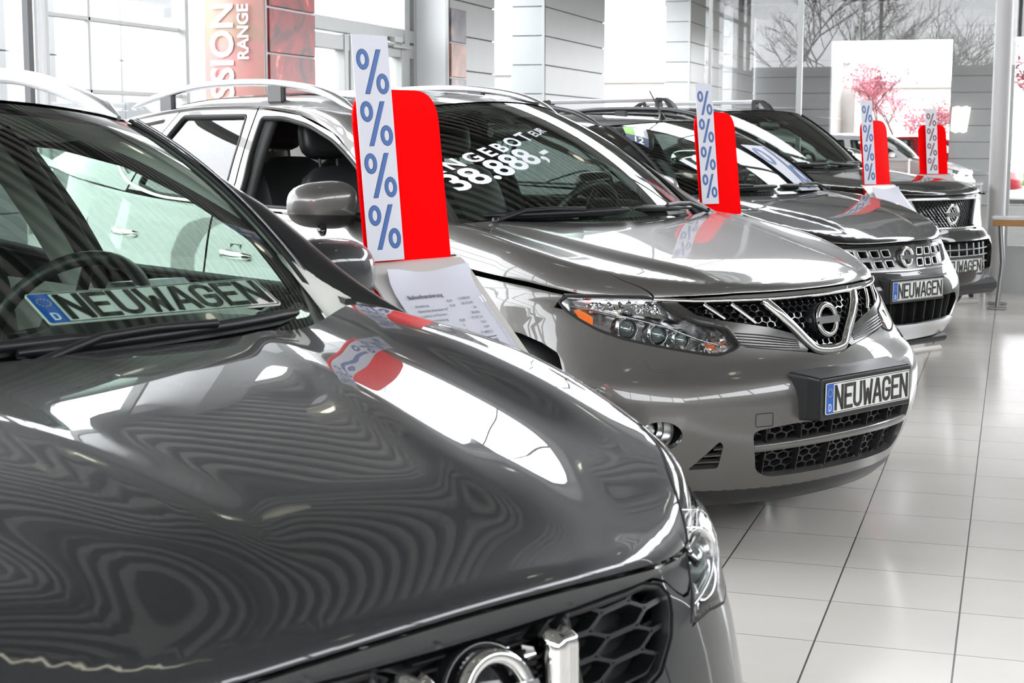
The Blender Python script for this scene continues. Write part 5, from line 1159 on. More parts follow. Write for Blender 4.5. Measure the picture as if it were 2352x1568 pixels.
REARQ = lambda y: -1.075-.135*abs(y/.75)**2.4
Q_OPT = dict(roofline=[(-1.05, 1.03), (-1.30, 1.10), (-1.50, 1.22), (-1.76, 1.35), (-2.0, 1.43), (-2.3, 1.472), (-2.9, 1.482), (-3.4, 1.45), (-3.9, 1.38)], doors=QD, tint=False,
    hoodrear=lambda y: REARQ(np.asarray(y)), wipers=[(-.10, .58, .015), (-.60, .05, .02)], bpillar=-2.50, rearx=-3.45, axle=.86, wb=2.63, wr=.345, lightpillar=True, dz=.035,
    quarter=dict(out=[(-3.37, 1.16), (-3.27, 1.44), (-3.9, 1.36), (-4.1, 1.22)], win=rnd([(-3.42, 1.20), (-3.36, 1.40), (-3.70, 1.34), (-3.72, 1.22)], .02, 3)))
shutQ = [(edge_x(bQ, .560)-.0012, .560), (-.20, .583), (-.287, .645), (-.36, .705), (-.45, .755), (-.60, .775), (-.82, .785), (-1.02, .780), (-1.14, .755), (-1.185, .715)]
ftQ = [(-.465, .765), (-.60, .779), (-.82, .789), (-1.02, .785), (-1.15, .76), (-1.22, .72), (-1.40, .74)]
sQ = lambda x: sx(bQ, x); sAQ = sQ(-.86); tipx = -.465
s0_ = sQ(tipx); ssq = np.linspace(s0_, sQ(-1.40), 22)
lowq = [(float(s_), float(bQ.ze(s_))-.0005) for s_ in ssq]+[(sQ(-1.62), .93), (sQ(-1.62), .30)]+[(sAQ+.44*math.cos(a), .345+.40*math.sin(a)) for a in np.linspace(0, 2.3, 14)]+[(s0_-.05, .74), (s0_-.02, .80)]
lipq = [(float(u), float(v)) for u, v in [(-.572, .785), (-.556, .766), (-.536, .752), (-.503, .741), (-.484, .741), (-.468, .752), (-.448, .772), (-.41, .785), (-.28, .791), (-.14, .7925), (0, .793), (.14, .7925), (.28, .791), (.41, .785), (.448, .772), (.468, .752), (.484, .741), (.503, .741), (.536, .752), (.556, .766), (.572, .785)]]
hood_panels(rQ, bQ, M['p1'], shutQ, lowq, lipq, st=.020, rear=REARQ, ftop=ftQ)
LQ = [(.575, .782), (.560, .765), (.508, .727), (.480, .699), (.505, .700), (.56, .700), (.65, .685), (.72, .690), (.80, .73), (s0_-.03, .775), (s0_-.008, .81)]
GRQ = [(.28, .787), (.38, .784), (.43, .772), (.447, .752), (.426, .721), (.412, .697), (.36, .655), (.25, .63), (.0, .625)]
GQ = rnd([(0, .789)]+GRQ+[(-u, v) for u, v in GRQ[:-1]][::-1], .006, 3)
bh = [(.578, .781), (.563, .761), (.512, .722), (.478, .692), (.505, .695), (.56, .695), (.65, .680), (.72, .685), (.80, .725), (s0_-.055, .765), (s0_-.06, .70), (s0_-.12, .60), (s0_-.14, .45), (s0_-.16, .25)]
topb = [(u, v-.005) for u, v in lipq]
mb = MB(); lowb = [(u, .21) for u in np.linspace(s0_-.2, -(s0_-.2), 15)]
INQ = rnd([(-.5, .42), (.5, .42), (.42, .27), (-.42, .27)], .04, 4)
mb.panel(bQ.lowS, topb+bh[1:]+lowb+[(-u, v) for u, v in bh[1:]][::-1], [GQ, INQ], st=.028, rim=.03); bq = mb.build('front_bumper', M['p1'], rQ)
mb = MB(); hexmesh(mb, bQ.lowS, INQ, .05, .03, .008, 1, -.03, .02); mb.build('lower_mesh', M['blackp'], bq)
# grille
mb = MB(); mb.panel(offs(bQ.lowS, -.055), GQ, st=.04, rim=0); gq = mb.build('grille', M['blackp'], rQ)
for sg in (1, -1):
    mb = MB(); H_ = [(sg*u, v) for u, v in [(.175, .786), (.28, .784), (.38, .781), (.427, .769), (.443, .752), (.422, .721), (.408, .697), (.36, .660), (.25, .635), (.175, .63)]]
    S_ = (lambda g: (lambda a, b_: bQ.lowS(g*np.asarray(a), b_)))(sg); hexflat(mb, S_, [(abs(u)+(.03 if abs(u)>.3 else 0), v+(.02 if v>.7 else 0)) for u, v in H_], .112, .036, .0075, sg, -.012, .035, u0=.19)
    mb.build('honeycomb', M['blackp'], gq)
    mb = MB(); q = refine([(u, v) for u, v in H_], .01); P, N = SN(bQ.lowS, np.array(q)[:, 0], np.array(q)[:, 1]); mb.sweep(P-N*.004, N*1.0, [(-.006, -.03), (.006, -.03), (.006, .0), (-.006, .0)], closed=True); mb.build('grille_frame', M['blackp'], gq)
    mb = MB(); z_ = np.linspace(.776, .60, 22); P, N = SN(bQ.lowS, np.full(22, sg*.132), z_); P = P+N*(np.array([-.02, .0, .012, .018]+[.02]*18)[:, None]); P[:, 0] = P[3, 0]+np.concatenate([[-.02, -.008], np.zeros(20)]); mb.sweep(P, N, [(-.030, -.05), (.030, -.05), (.030, .004), (.020, .010), (.012, .004), (-.010, .014), (-.022, .008), (-.030, -.004)], scale=[.86, .95]+[1]*20); mb.build('chrome_strut', M['chrome'], gq)
mb = MB()
for k in range(14):
    z_ = .780-.0125*k; ribbon(mb, bQ.lowS, [(u, z_) for u in np.linspace(-.10, .10, 9)], [(-.003, -.02), (.003, -.02), (.003, .0), (-.003, .0)], off=-.022)
mb.build('grille_ribs', M['blackp'], gq)
P0, N0 = SN(bQ.lowS, np.array([0.]), np.array([.712])); T = frame_T(P0[0]+np.array([.004, 0, 0]), (0, 1, 0), nrm(np.array([-.3, 0, 1.])))
mb = MB(); mb.lathe([(.084, -.03), (.082, -.008), (.074, -.004), (0, -.012)], P0[0], nrm(np.array([1, 0, .3])), n=40); mb.build('emblem_base', M['blackg'], gq)
emblem(gq, T, .070, M['chrome'], .018)
# headlamps (wrap from the nose up into the fender line)
for k in (0, 1):
    mb = MB(); arcx = np.linspace(tipx, edge_x(bQ, .560)-.0012, 26); outl = [(float(x), float(bQ.w*(1-((x-(bQ.x0-bQ.L))/bQ.L)**bQ.p)**(1/bQ.p)-.0012)) for x in arcx]
    tl = [(-.155, .566), (-.20, .588), (-.287, .650), (-.36, .710), (-.45, .760)]
    mb.panel(offs(bQ.hoodS, .001), tl+outl, st=.02, rim=.004)
    sl = np.linspace(s0_, float(np.interp(.56, bQ.oy[:600], bQ.os[:600])), 20); mb.panel(offs(bQ.lowS, .001), [(float(s_), float(bQ.ze(s_))+.0008) for s_ in sl]+LQ, st=.018, rim=.004); hq = mb.build('headlamp', M['lampg'], rQ, mirror=k == 1)
    mb = MB(); mb.panel(offs(bQ.hoodS, -.045), tl+outl, st=.04, rim=0); mb.panel(offs(bQ.lowS, -.075), [(float(s_), float(bQ.ze(s_))) for s_ in sl]+LQ, st=.03, rim=0); mb.build('lamp_housing', M['bezel'], hq, mirror=k == 1)
    mb = MB(); q = np.array(refine(LQ, .02)); Pa, Na = SN(bQ.lowS, q[:, 0], q[:, 1]); mb.sweep(Pa, Na, [(-.004, -.012), (.004, -.012), (.004, .001), (-.004, .001)]); q = np.array(cr([(-.155, .5665)]+tl[1:], 6)); Pa, Na = SN(bQ.hoodS, q[:, 0], q[:, 1]); mb.sweep(Pa, Na, [(-.003, -.012), (.003, -.012), (.003, .001), (-.003, .001)]); mb.build('lamp_seal', M['rubber'], hq, mirror=k == 1)
    for (s_, z_, r_, dep_) in ((.665, .755, .050, .030), (.555, .727, .024, .035), (.76, .785, .034, .03)):
        P1, N1 = SN(offs(bQ.lowS, -dep_), np.array([s_]), np.array([z_])); n_ = nrm(np.array([1, N1[0][1]*.6, .15])); mb = MB(); mb.lathe([(r_*.25, -.045), (r_*.8, -.03), (r_*1.05, .0), (r_*1.2, .012), (r_*1.3, .004), (r_*1.32, -.03)], P1[0], n_, n=32); mb.build('lamp_reflector', M['refl'], hq, mirror=k == 1)
        mb = MB(); mb.lathe([(0, .016), (r_*.4, .012), (r_*.72, .0), (r_*.8, -.014)], P1[0], n_, n=28); mb.build('lamp_lens', M['lensg'], hq, mirror=k == 1)
    mb = MB(); A_ = cr([(.50, .712), (.60, .722), (.70, .735), (.80, .765)], 6); ribbon(mb, bQ.lowS, A_, halfround(.006, .01), off=-.02); mb.build('lamp_fin', M['refl'], hq, mirror=k == 1)
car_base(rQ, bQ, M['p1'], Q_OPT)
for sd in (-1, 1): side_mirror(rQ, -1.585, sd*.955, 1.122, sd, M['p1'], 1.0)
roof_rail(rQ, bQ, [(-1.87, .545, 1.492), (-2.02, .55, 1.535), (-2.228, .55, 1.580), (-2.455, .55, 1.603), (-2.9, .54, 1.61), (-3.4, .53, 1.57), (-3.65, .52, 1.52)], .55, M['satin'], .024, .020, posts=(-2.9,))
# pillar trim strip
for k in (0, 1):
    mb = MB(); P = bQ.glassS(np.ones(24), np.linspace(.02, 1.0, 24))+np.array([.0, .022, .006]); mb.sweep(P, (0, .6, 1), [(-.008, -.004), (.008, -.004), (.007, .003), (-.007, .003)]); mb.build('pillar_trim', M['satin'], rQ, mirror=k == 1)
# loose things on the dashboard
dp = empty('license_plate', (-1.597, 2.734, 1.128), 0, 'loose white NEUWAGEN licence plate lying on the dashboard of the nearest car', 'licence plate')
ya = math.radians(61.8); tl_ = 1.127; n_ = np.array([math.sin(ya), -math.cos(ya), 0]); T = frame_T((0, 0, 0), (math.cos(ya), math.sin(ya), 0), np.array([0, 0, math.cos(tl_)])-n_*math.sin(tl_))
number_plate(dp, T, 'plate_sheet')
dn = empty('paper_box', (-1.90, 3.22, 1.06), math.radians(-20), 'white folded paper card standing on the dashboard behind the loose plate', 'paper card'); mb = MB()
G = np.array([[(x, y, z) for x, z in ((-.10, .0), (-.06, .055), (.03, .062), (.10, .02))] for y in (-.075, .075)]); mb.grid(G, smooth=False); mb.grid(G-np.array([0, 0, .003]), smooth=False, flip=True); mb.build('folded_card', M['paperw'], dn)

# ---------------------------------------------------------------- the two black cars
def lipline(b, send, f): return [(s_, f(abs(s_))) for s_ in np.linspace(-send, send, 31)]
def shell_black(root, b, mat, shut, rear, lip, lampx, lampz, opt, grille, intake, plate, style):
    send = float(np.interp(shut[0][1], b.oy[:600], b.os[:600])); hood_panels(root, b, mat, shut, fender_poly(b, lampx, lampz, opt), lipline(b, send+.004, lip), st=.03, rear=rear)
    s1 = lampx[1]; sA_ = sx(b, -opt['axle'])
    lamp = rnd([(lampx[0], lampz[1]), (lampx[0]+.03, lampz[0]), (s1-.12, lampz[0]+.02), (s1, lampz[1]-.03), (s1-.01, float(b.ze(s1))-.004), (lampx[0]-.02, float(b.ze(lampx[0]))-.004)], .012, 3)
    side_ = [(lampx[0]-.02, float(b.ze(lampx[0]))-.008)]; side_ = [(lampx[0]-.004, lampz[1]), (lampx[0]+.026, lampz[0]-.004), (s1-.118, lampz[0]+.015), (s1+.004, lampz[1]-.034), (s1+.03, .66), (s1-.0, .5), (s1-.03, .28)]
    topb = [(u, v-.004) for u, v in lipline(b, send+.002, lip)]; lowb = [(u, .26) for u in np.linspace(s1-.1, -(s1-.1), 15)]
    mb = MB(); mb.panel(b.lowS, topb+side_+lowb+[(-u, v) for u, v in side_][::-1], [grille, intake], st=.035, rim=.03); fb = mb.build('front_bumper', mat, root)
    for sg in (1, -1):
        S_ = (lambda g: (lambda a, b_: b.lowS(g*np.asarray(a), b_)))(sg)
        mb = MB(); mb.panel(offs(S_, .001, sg), lamp, st=.03, rim=.006, sgn=sg); hl = mb.build('headlamp', M['lampg'], root)
        mb = MB(); mb.panel(offs(S_, -.06, sg), lamp, st=.04, rim=0, sgn=sg); q = np.array(refine(lamp, .03)); Pa, Na = SN(S_, q[:, 0], q[:, 1], sg); mb.grid(np.stack([Pa-Na*.004, Pa-Na*.06], 1), closed_u=True); mb.build('lamp_housing', M['refl'], hl)
        um = (lampx[0]+s1)/2; vm = (lampz[0]+lampz[1])/2
        for du in (-.07, .06):
            P1, N1 = SN(offs(S_, -.03, sg), np.array([um+du]), np.array([vm]), sg); mb = MB(); mb.lathe([(0, .02), (.03, .012), (.042, .0), (.055, .008), (.058, -.02)], P1[0], nrm(np.array([1, N1[0][1]*.5, .1])), n=24); mb.build('projector_lens', M['lensg'], hl)
    T = frame_T((.0, 0, plate), (0, 1, 0), (0, 0, 1)); mb = MB(); mb.box((-.009, 0, plate), (.014, .55, .14), bev=.004); G = [[(-.012, y, z) for y, z in rrect(-.2775, plate-.073, .2775, plate+.072, .012)], [(-.10, y, z) for y, z in rrect(-.31, plate-.08, .31, plate+.085, .014)]]; mb.grid(np.array(G), closed_v=True, smooth=False); ho = mb.build('plate_holder', M['blackp'], root); number_plate(ho, T)
    return fb
def fender_poly(b, lampx, lampz, opt):
    s1 = lampx[1]; sA_ = sx(b, -opt['axle']); s0 = float(np.interp(opt['fy'], b.oy[:600], b.os[:600])); ss = np.linspace(s1+.006, sx(b, -1.45), 16)
    return [(float(s_), float(b.ze(s_))-.0005) for s_ in ss]+[(sx(b, -1.72), .93), (sx(b, -1.72), .30)]+[(sA_+.46*math.cos(a), .36+.42*math.sin(a)) for a in np.linspace(0, 2.5, 14)]+[(s1+.035, .66), (s1+.01, lampz[1]-.03)]
bZ = Body(**MUZ); rZ = empty('car', (-.51, 9.55, 0), math.radians(-30), 'black crossover car third in the row with square slotted chrome grille', 'car', 'cars parked in a row')
Z_OPT = dict(MUR_OPT, roofline=[(-1.30, 1.06), (-1.52, 1.13), (-1.75, 1.25), (-2.0, 1.38), (-2.2, 1.455), (-2.49, 1.51), (-2.86, 1.535), (-3.2, 1.54), (-3.5, 1.53), (-3.97, 1.49), (-4.4, 1.42)], open_right=(), hoodrear=lambda y: -1.05-.24*np.abs(y/.78)**2.2, axle=.88, fy=.66)
zf = lambda y: .99
Z_D = {k: (v[0], v[1], {kk: ([(p[0], p[1]-.035*max(0, (p[1]-1.2)/.3)) for p in vv] if kk in ('frame', 'win') else vv) for kk, vv in v[2].items()}, v[3]) for k, v in MUR_DOORS.items()}; Z_OPT['doors'] = Z_D
Z_OPT['quarter'] = dict(out=[(-3.64, 1.19), (-3.57, 1.43), (-3.51, 1.53), (-3.97, 1.49), (-4.45, 1.40), (-4.6, 1.28)], win=rnd([(-3.66, 1.26), (-3.92, 1.36), (-3.93, 1.42), (-3.60, 1.49)], .03, 3))
shutZ = [(edge_x(bZ, .60)-.0012, .60), (-.32, .66), (-.45, .70), (-.70, .735), (-1.0, .765), (-1.18, .765), (-1.28, .745)]
gZ = rnd([(0, .822), (.50, .815), (.55, .80), (.50, .715), (.42, .682), (0, .672), (-.42, .682), (-.50, .715), (-.55, .80), (-.50, .815)], .012, 3)
iZ = rnd([(0, .505), (.48, .515), (.52, .47), (.44, .375), (0, .365), (-.44, .375), (-.52, .47), (-.48, .515)], .015, 3)
fz = shell_black(rZ, bZ, M['p3'], shutZ, lambda y: -1.045-.235*abs(y/.745)**2.2, lambda a: float(np.interp(a, [0, .3, .5, .65], [.828, .828, .822, .812])), (.62, 1.02), (.70, .80), Z_OPT, gZ, iZ, .566, 'z')
holes = []
for sg in (1, -1):
    for r_, (z0, z1) in enumerate(((.758, .800), (.695, .738))):
        for k in range(4):
            u = .145+.095*k-.02*r_; 
            if r_ == 1 and k == 3: continue
            holes.append(rnd([(sg*u, z1), (sg*(u+.070), z1), (sg*(u+.055), z0), (sg*(u-.012), z0)], .006, 2))
mb = MB(); mb.panel(offs(bZ.lowS, -.004), gZ, holes, st=.03, rim=.03); gz = mb.build('grille', M['smoke'], rZ)
for h_ in holes:
    mb = MB(); q = np.array(refine(h_, .012)); Pa, Na = SN(bZ.lowS, q[:, 0], q[:, 1]); mb.sweep(Pa-Na*.003, Na, [(-.003, -.012), (.003, -.012), (.003, .003), (-.003, .003)], closed=True); mb.build('slot_frame', M['satin'], gz)
mb = MB(); ribbon(mb, bZ.lowS, [(u, float(np.interp(abs(u), [0, .42, .5, .55], [.670, .680, .713, .80]))) for u in np.linspace(-.55, .55, 41)], halfround(.008, .01)); mb.build('chrome_rim', M['chrome'], gz)
P0, N0 = SN(bZ.lowS, np.array([0.]), np.array([.752])); emblem(gz, frame_T(P0[0]+np.array([.01, 0, 0]), (0, 1, 0), nrm(np.array([-.1, 0, 1.]))), .062, M['chrome'])
for s_ in (-.42, -.32, -.22, -.11, 0, .11, .22, .32, .42):
    mb = MB(); ribbon(mb, bZ.lowS, [(s_, .505), (s_*.97, .37)], [(-.004, -.05), (.004, -.05), (.003, .0), (-.003, .0)], off=-.012); mb.build('intake_fin', M['blackp'], fz)
mb = MB(); mb.panel(offs(bZ.lowS, .006), rnd([(0, .360), (.46, .368), (.60, .34), (.55, .27), (0, .262), (-.55, .27), (-.60, .34), (-.46, .368)], .02, 3), st=.04, rim=.012); mb.build('silver_skid', M['satin'], fz)
mb = MB(); mb.box((-.35, 0, .235), (.5, 1.0, .05), bev=.015); mb.build('lower_lip', M['blackp'], fz)
car_base(rZ, bZ, M['p3'], Z_OPT)
for sd in (-1, 1): side_mirror(rZ, -1.70, sd*.99, 1.16, sd, M['p3'], .95)
roof_rail(rZ, bZ, [(-2.05, .60, 1.525), (-2.20, .60, 1.585), (-2.34, .60, 1.622), (-2.64, .60, 1.655), (-3.3, .59, 1.655), (-3.8, .58, 1.60), (-4.05, .57, 1.55)], .6, M['blackp'], posts=(-3.0,))
mb = MB(); mb.lathe([(0, .05), (.012, .045), (.03, .01), (.035, 0)], (-2.05, 0, 1.565), (-.2, 0, 1), n=16); mb.tube([(-2.055, 0, 1.60), (-2.11, 0, 1.68), (-2.17, 0, 1.765)], .006, n=6, scale=[1.4, 1, .7]); mb.build('antenna', M['blackp'], rZ)
# windscreen labels of the third car
mb = MB(); T = glassT(bZ, -.93, .86, 1/.67, 1/.95, -.30, .004)
text_mesh('price_lettering', '19.', .22, M['stick'], glassT(bZ, -.72, .22, 1/.67, 1/.95, .42), rZ, bold=.010)
U = np.linspace(-.62, -.28, 8); 
def quad(name, mat, a0, b0, w_, h_, rot, off, par):
    T = glassT(bZ, a0, b0, 1/.67, 1/.95, rot, off); mb = MB(); X = np.linspace(0, w_, 7); Y = np.linspace(0, h_, 5); A_, B_ = np.meshgrid(X, Y, indexing='ij'); mb.grid(T(A_, B_, A_*0)); return mb.build(name, mat, par)
def bil(b, q, off):
    q = np.array(q, float)
    def T(x, y, w_):
        x = np.asarray(x, float)[..., None]; y = np.asarray(y, float)[..., None]; p = q[0]*(1-x)*(1-y)+q[1]*x*(1-y)+q[2]*x*y+q[3]*(1-x)*y; P, N = SN(b.glassS, p[..., 0], p[..., 1], 1); return P+N*off
    return T
def patch(name, mat, T, x0, x1, y0, y1, par, n=9):
    A_, B_ = np.meshgrid(np.linspace(x0, x1, n), np.linspace(y0, y1, n), indexing='ij'); mb = MB(); mb.grid(T(A_, B_, 0)); return mb.build(name, mat, par)
SQ = [(-1.0, .74), (-.91, .58), (-.70, .88), (-.88, .95)]
ws_ = patch('warranty_sticker', M['stick'], bil(bZ, SQ, .003), 0, 1, 0, 1, rZ)
patch('sticker_band', mk('sticker_navy', (.02, .035, .10), .4), bil(bZ, SQ, .0045), 0, 1, 0, .42, ws_); patch('sticker_green', mk('sticker_green', (.22, .52, .06), .4), bil(bZ, SQ, .005), 0, .42, .42, 1, ws_)
T1 = bil(bZ, SQ, .006); text_mesh('sticker_number', '12', .55, M['stick'], lambda x, y, w_: T1(.30+x*.9, .02+y*.85, w_), ws_, bold=.01); text_mesh('sticker_text', 'Garantie', .20, M['ink'], lambda x, y, w_: T1(.98-y*1.6*.9+0*x, .42+x*.62, w_), ws_)
pb = empty('percent_banner', (-.51, 9.55, 0), math.radians(-30), 'white paper strip with blue percent sign lying across a black windscreen', 'paper banner')
BQ = [(.30, .01), (.78, .005), (.59, .55), (.155, .565)]; patch('paper_strip', M['paperw'], bil(bZ, BQ, .012), 0, 1, 0, 1, pb, 15)
mb = MB(); T2 = bil(bZ, BQ, .0145)
def sl(cx, cy, rx, ry, k): return [(cx+x*rx+y*k, cy+y*ry) for x, y in circ(0, 0, 1, n=30)]
for cx, cy in ((.24, .72), (.80, .33)):
    P, Tr, _ = mb.tri(sl(cx, cy, .19, .20, .06), [sl(cx, cy, .10, .145, .06)], .05); mb.add(T2(P[:, 0], P[:, 1], 0), Tr, None)
P, Tr, _ = mb.tri([(.33, .03), (.44, .03), (.92, .96), (.82, .96)], [], .05); mb.add(T2(P[:, 0], P[:, 1], 0), Tr, None); mb.build('percent_print', M['blue'], pb)
# ---- fourth car: tall black off-roader
bP = Body(**PTH); rP = empty('car', (-.345, 12.2, 0), math.radians(-33), 'tall black off-road car farthest in the row with silver roof rails', 'car', 'cars parked in a row')
PD = {'front_door': (-1.72, -2.83, dict(frame=[(-1.62, 1.17), (-2.05, 1.46), (-2.25, 1.575), (-2.55, 1.625), (-2.83, 1.64), (-2.80, 1.3), (-2.80, 1.18)], win=rnd([(-1.80, 1.20), (-2.10, 1.42), (-2.30, 1.535), (-2.55, 1.585), (-2.74, 1.595), (-2.72, 1.21)], .02, 3), handle=(-2.60, .98)), True),
 'rear_door': (-2.84, -3.75, dict(frame=[(-2.81, 1.18), (-2.84, 1.64), (-3.3, 1.655), (-3.7, 1.65), (-3.7, 1.2)], win=rnd([(-2.90, 1.21), (-2.92, 1.60), (-3.3, 1.61), (-3.6, 1.605), (-3.6, 1.22)], .02, 3), handle=(-3.5, 1.0)), True)}
P_OPT = dict(roofline=[(-1.40, 1.10), (-1.62, 1.18), (-2.05, 1.465), (-2.25, 1.58), (-2.55, 1.63), (-2.9, 1.65), (-3.6, 1.658), (-4.2, 1.65), (-4.5, 1.62)], doors=PD, tint=True, hoodrear=lambda y: -1.27-.26*np.abs(y/.78)**2.2, wipers=[(-.62, -.02, .035), (.56, .02, .04)], bpillar=-2.8, rearx=-3.75, axle=.90, wb=2.85, wr=.38, lightpillar=False, fy=.7,
    quarter=dict(out=[(-3.71, 1.2), (-3.71, 1.65), (-4.3, 1.64), (-4.6, 1.25)], win=rnd([(-3.80, 1.24), (-3.80, 1.60), (-4.25, 1.59), (-4.4, 1.26)], .03, 3)))
shutP = [(edge_x(bP, .66)-.0012, .66), (-.30, .70), (-.6, .735), (-.95, .76), (-1.3, .775), (-1.42, .76)]
gP = rnd([(0, 1.0), (.50, .995), (.47, .90), (.40, .79), (0, .775), (-.40, .79), (-.47, .90), (-.50, .995)], .015, 3)
iP = rnd([(0, .69), (.46, .69), (.52, .64), (.46, .47), (0, .46), (-.46, .47), (-.52, .64), (-.46, .69)], .02, 3)
fp = shell_black(rP, bP, M['p4'], shutP, lambda y: -1.26-.26*abs(y/.76)**2.2, lambda a: float(np.interp(a, [0, .4, .6, .75], [1.005, 1.003, 1.0, .995])), (.545, .96), (.82, .97), P_OPT, gP, iP, .50, 'p')
mb = MB(); mb.panel(offs(bP.lowS, -.05), gP, st=.05, rim=0); gp_ = mb.build('grille', M['blackp'], rP)
mb = MB()
for k in range(-22, 23):
    for sl in (1, -1):
        u0 = k*.036; pts = [(u0+sl*t*.20-sl*.10, .785+t*.21) for t in np.linspace(0, 1, 6)]; pts = [p for p in pts if abs(p[0]) < .30+.12*(p[1]-.785)/.21]
        if len(pts) > 1: ribbon(mb, bP.lowS, pts, [(-.003, -.01), (.003, -.01), (.003, 0), (-.003, 0)], off=-.018)
mb.build('diamond_mesh', M['blackg'], gp_)
mb = MB(); ribbon(mb, bP.lowS, [(u, 1.0) for u in np.linspace(-.51, .51, 21)], halfround(.012, .016)); ribbon(mb, bP.lowS, [(u, .782) for u in np.linspace(-.42, .42, 15)], halfround(.010, .014)); mb.build('chrome_bar', M['chrome'], gp_)
for sg in (1, -1):
    mb = MB(); ribbon(mb, bP.lowS, [(sg*(.455-.13*t), .995-.21*t) for t in np.linspace(0, 1, 6)], [(.042, -.03), (.042, .004), (.03, .014), (-.03, .014), (-.042, .004), (-.042, -.03)]); mb.build('chrome_strut', M['satin'], gp_)
P0, N0 = SN(bP.lowS, np.array([0.]), np.array([.885])); emblem(gp_, frame_T(P0[0]+np.array([.012, 0, 0]), (0, 1, 0), (0, 0, 1)), .078, M['chrome'])
mb = MB()
for k in range(9): ribbon(mb, bP.lowS, [((k-4)*.1, .68), ((k-4)*.1, .47)], [(-.005, -.02), (.005, -.02), (.005, 0), (-.005, 0)], off=-.03)
for z_ in (.52, .575, .63): ribbon(mb, bP.lowS, [(u, z_) for u in np.linspace(-.46, .46, 11)], [(-.005, -.02), (.005, -.02), (.005, 0), (-.005, 0)], off=-.028)
mb.build('intake_grid', M['steel'], fp)
mb = MB(); mb.box((-.30, 0, .335), (.55, 1.1, .12), bev=.04); mb.build('skid_plate', M['blackp'], fp)
car_base(rP, bP, M['p4'], P_OPT)
for sd in (-1, 1): side_mirror(rP, -1.85, sd*1.02, 1.27, sd, M['chrome'], 1.05)
for sd in (1, -1):
    mb = MB(); P = np.array([(x, sd*.60, 1.765) for x in np.linspace(-2.62, -4.0, 12)]); mb.sweep(P, (0, 0, 1), rrect(-.022, -.018, .022, .018, .008, 3)); o_ = mb.build('roof_rail', M['satin'], rP)
    for x0_, dx in ((-2.62, 1), (-4.0, -1)):
        T = frame_T((x0_, sd*.60-.024, 0), (dx, 0, 0), (0, 0, 1)); mb = MB(); mb.prism(rnd([(-.02, 1.785), (.08, 1.78), (.16, 1.74), (.22, 1.68), (.20, 1.665), (-.02, 1.68)], .02, 4), T, .048 if dx < 0 else -.048, holes=[rnd([(.02, 1.758), (.08, 1.755), (.135, 1.705), (.03, 1.705)], .012, 3)]); mb.build('rail_end', M['blackp'], o_)

# ---------------------------------------------------------------- furniture at the glass and cars outside
def cabinet(name, x0, x1, y0, y1, h, label, mat, top=None):
    e = empty(name, ((x0+x1)/2, (y0+y1)/2, 0), 0, label, 'cabinet'); w_ = x1-x0; d = y1-y0
    mb = MB(); mb.box((0, 0, .02+h/2), (w_-.02, d-.02, h-.04), bev=.006); mb.build('body', mat, e); mb = MB(); mb.box((0, 0, h-.012), (w_, d, .025), bev=.005); mb.build('top', top or mat, e)
    mb = MB(); mb.box((0, -d/2-.004, h*.55), (w_-.06, .016, h*.78), bev=.004); mb.build('door', mat, e); mb = MB(); mb.box((0, 0, .02), (w_-.08, d-.06, .04)); mb.build('plinth', M['blackp'], e); return e
wm = vary(mk('white_laminate', (.62, .625, .61), .4), 4, .02); bm_ = vary(mk('beige_laminate', (.46, .44, .41), .45), 4, .03)
cabinet('display_cabinet', -1.30, -.93, 15.02, 15.42, 1.26, 'white display cabinet behind the third red stand', wm)
cabinet('display_cabinet', -.565, -.27, 15.0, 15.36, 1.045, 'beige grey cabinet with white top behind the farthest black car', bm_, wm)
e = empty('notice_board', (-.86, 15.25, 0), 0, 'pale grey printed notice board between the two cabinets', 'notice board')
mb = MB(); mb.box((0, 0, .95), (.13, .02, .58), bev=.004); mb.build('board', M['tray'], e); mb = MB(); mb.box((0, 0, .33), (.04, .03, .66)); mb.box((0, 0, .015), (.13, .2, .03), bev=.008); mb.build('foot', M['steel'], e)
mb = MB()
for i in range(4): mb.box((-.045+.03*i, -.012, 1.02), (.012, .002, .22))
mb.build('print', M['cladg'], e)
e = empty('high_table', (.35, 14.2, 0), 0, 'long table with light top, wooden edge and steel legs at the right edge', 'table')
mb = MB(); mb.box((.05, 0, .765), (1.1, .55, .03), bev=.004); mb.build('tabletop', wm, e); mb = MB(); mb.box((.05, -.28, .745), (1.1, .02, .055), bev=.004); mb.build('wooden_edge', M['wood'], e)
for lx, ly in ((-.44, -.2), (-.44, .2), (-.06, -.2), (.5, .2)):
    mb = MB(); mb.tube([(lx, ly, .74), (lx+.03, ly, .4), (lx+.0, ly, .02)], .022, n=10); mb.box((lx, ly, .015), (.16, .05, .02), bev=.006); mb.build('leg', M['steel'], e)
mb = MB(); mb.box((.13, 14.1, .80), (.06, .2, .035), bev=.01); tag(mb.build('phone', M['blackp']), 'small black object lying on the table at the right edge', 'phone')
mb = MB(); mb.box((-.03, 14.05, .785), (.26, .16, .012), bev=.003); tag(mb.build('brochure_stack', M['paperw']), 'flat white stack of brochures on the table at the right edge', 'brochures')
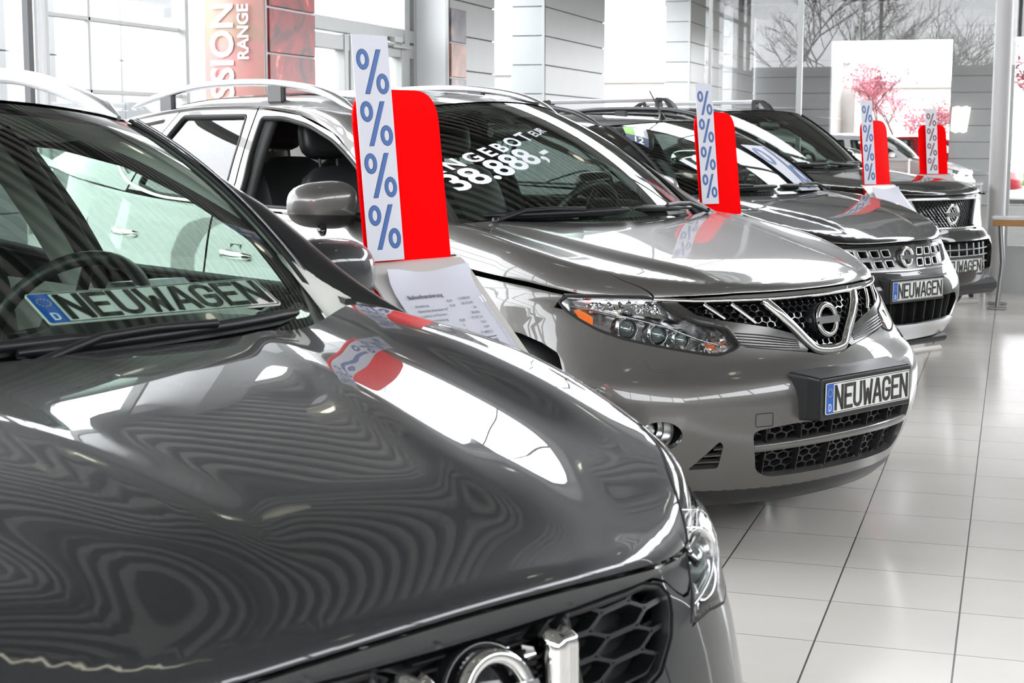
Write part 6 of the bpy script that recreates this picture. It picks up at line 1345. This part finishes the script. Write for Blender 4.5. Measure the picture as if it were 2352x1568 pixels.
# cars outdoors
M['pw'] = paint('white_paint', (.62, .62, .62), 0, .3, 1.5); M['pr'] = paint('red_paint', (.35, .02, .03), .1, .3, 1.5)
def plain_car(b, opt, loc, rz, mat, label):
    r_ = empty('car', loc, rz, label, 'car', 'cars parked outdoors behind the glass')
    sh = [(edge_x(b, .62)-.0012, .62), (-.35, .68), (-.7, .73), (-1.1, .77), (-1.3, .745)]; send = float(np.interp(.62, b.oy[:600], b.os[:600]))
    o2 = dict(opt, fy=.62); lz = (.66, .80); lx = (.52, .95)
    hood_panels(r_, b, mat, sh, fender_poly(b, lx, lz, o2), lipline(b, send+.004, lambda a: .80), st=.07, rear=lambda y: float(opt['hoodrear'](y))+.0)
    mb = MB(); s1 = lx[1]; L = rnd([(.50, .70), (.56, .66), (.85, .69), (s1, .77), (s1-.01, float(b.ze(s1))-.004), (.54, .795)], .01, 3)
    G_ = rnd([(0, .78), (.42, .77), (.36, .66), (-.36, .66), (-.42, .77)], .02, 3); I_ = rnd([(.5, .48), (.42, .32), (-.42, .32), (-.5, .48)], .03, 3)
    outr = [(send, .796), (0, .796), (-send, .796), (-s1-.02, .74), (-s1-.0, .26), (s1, .26), (s1+.02, .74)]; mb.panel(b.lowS, outr, [G_, I_], st=.08, rim=.03); fb = mb.build('front_bumper', mat, r_)
    mb = MB(); mb.panel(offs(b.lowS, -.03), G_, st=.1, rim=0); mb.panel(offs(b.lowS, -.03), I_, st=.1, rim=0); mb.build('grille', M['blackp'], fb)
    for k in (0, 1): mb = MB(); mb.panel(offs(b.lowS, .004), L, st=.06, rim=.01); mb.build('headlamp', M['refl'], r_, mirror=k == 1)
    car_base(r_, b, mat, o2)
    for sd in (-1, 1): side_mirror(r_, -1.62, sd*.98, 1.13, sd, mat, .9)
    return r_
plain_car(bQ, Q_OPT, (-.72, 33.6, -.03), 0, M['pw'], 'white car in the courtyard with its nose at the grey wall')
plain_car(bQ, Q_OPT, (-2.0, 30.6, -.03), 0, M['pw'], 'second white car in the courtyard, nearer and further left')
plain_car(bQ, Q_OPT, (.22, 41.0, -.03), 0, M['pr'], 'dark red car outdoors, only its nose showing beside the wall end')
mb = MB()
for i in range(60): x = -2+i*.12; mb.lathe([(.0, .35+.05*math.sin(i*2.1)), (.10, .25), (.13, .05), (.08, 0)], (x+8*0, 46+.1*math.sin(i*1.7), .15), n=7)
tag(mb.build('hedge', vary(mk('hedge_leaf', (.16, .30, .06), .8), 15, .3)), 'low green hedge beyond the courtyard at the right edge', 'hedge', kind='stuff')
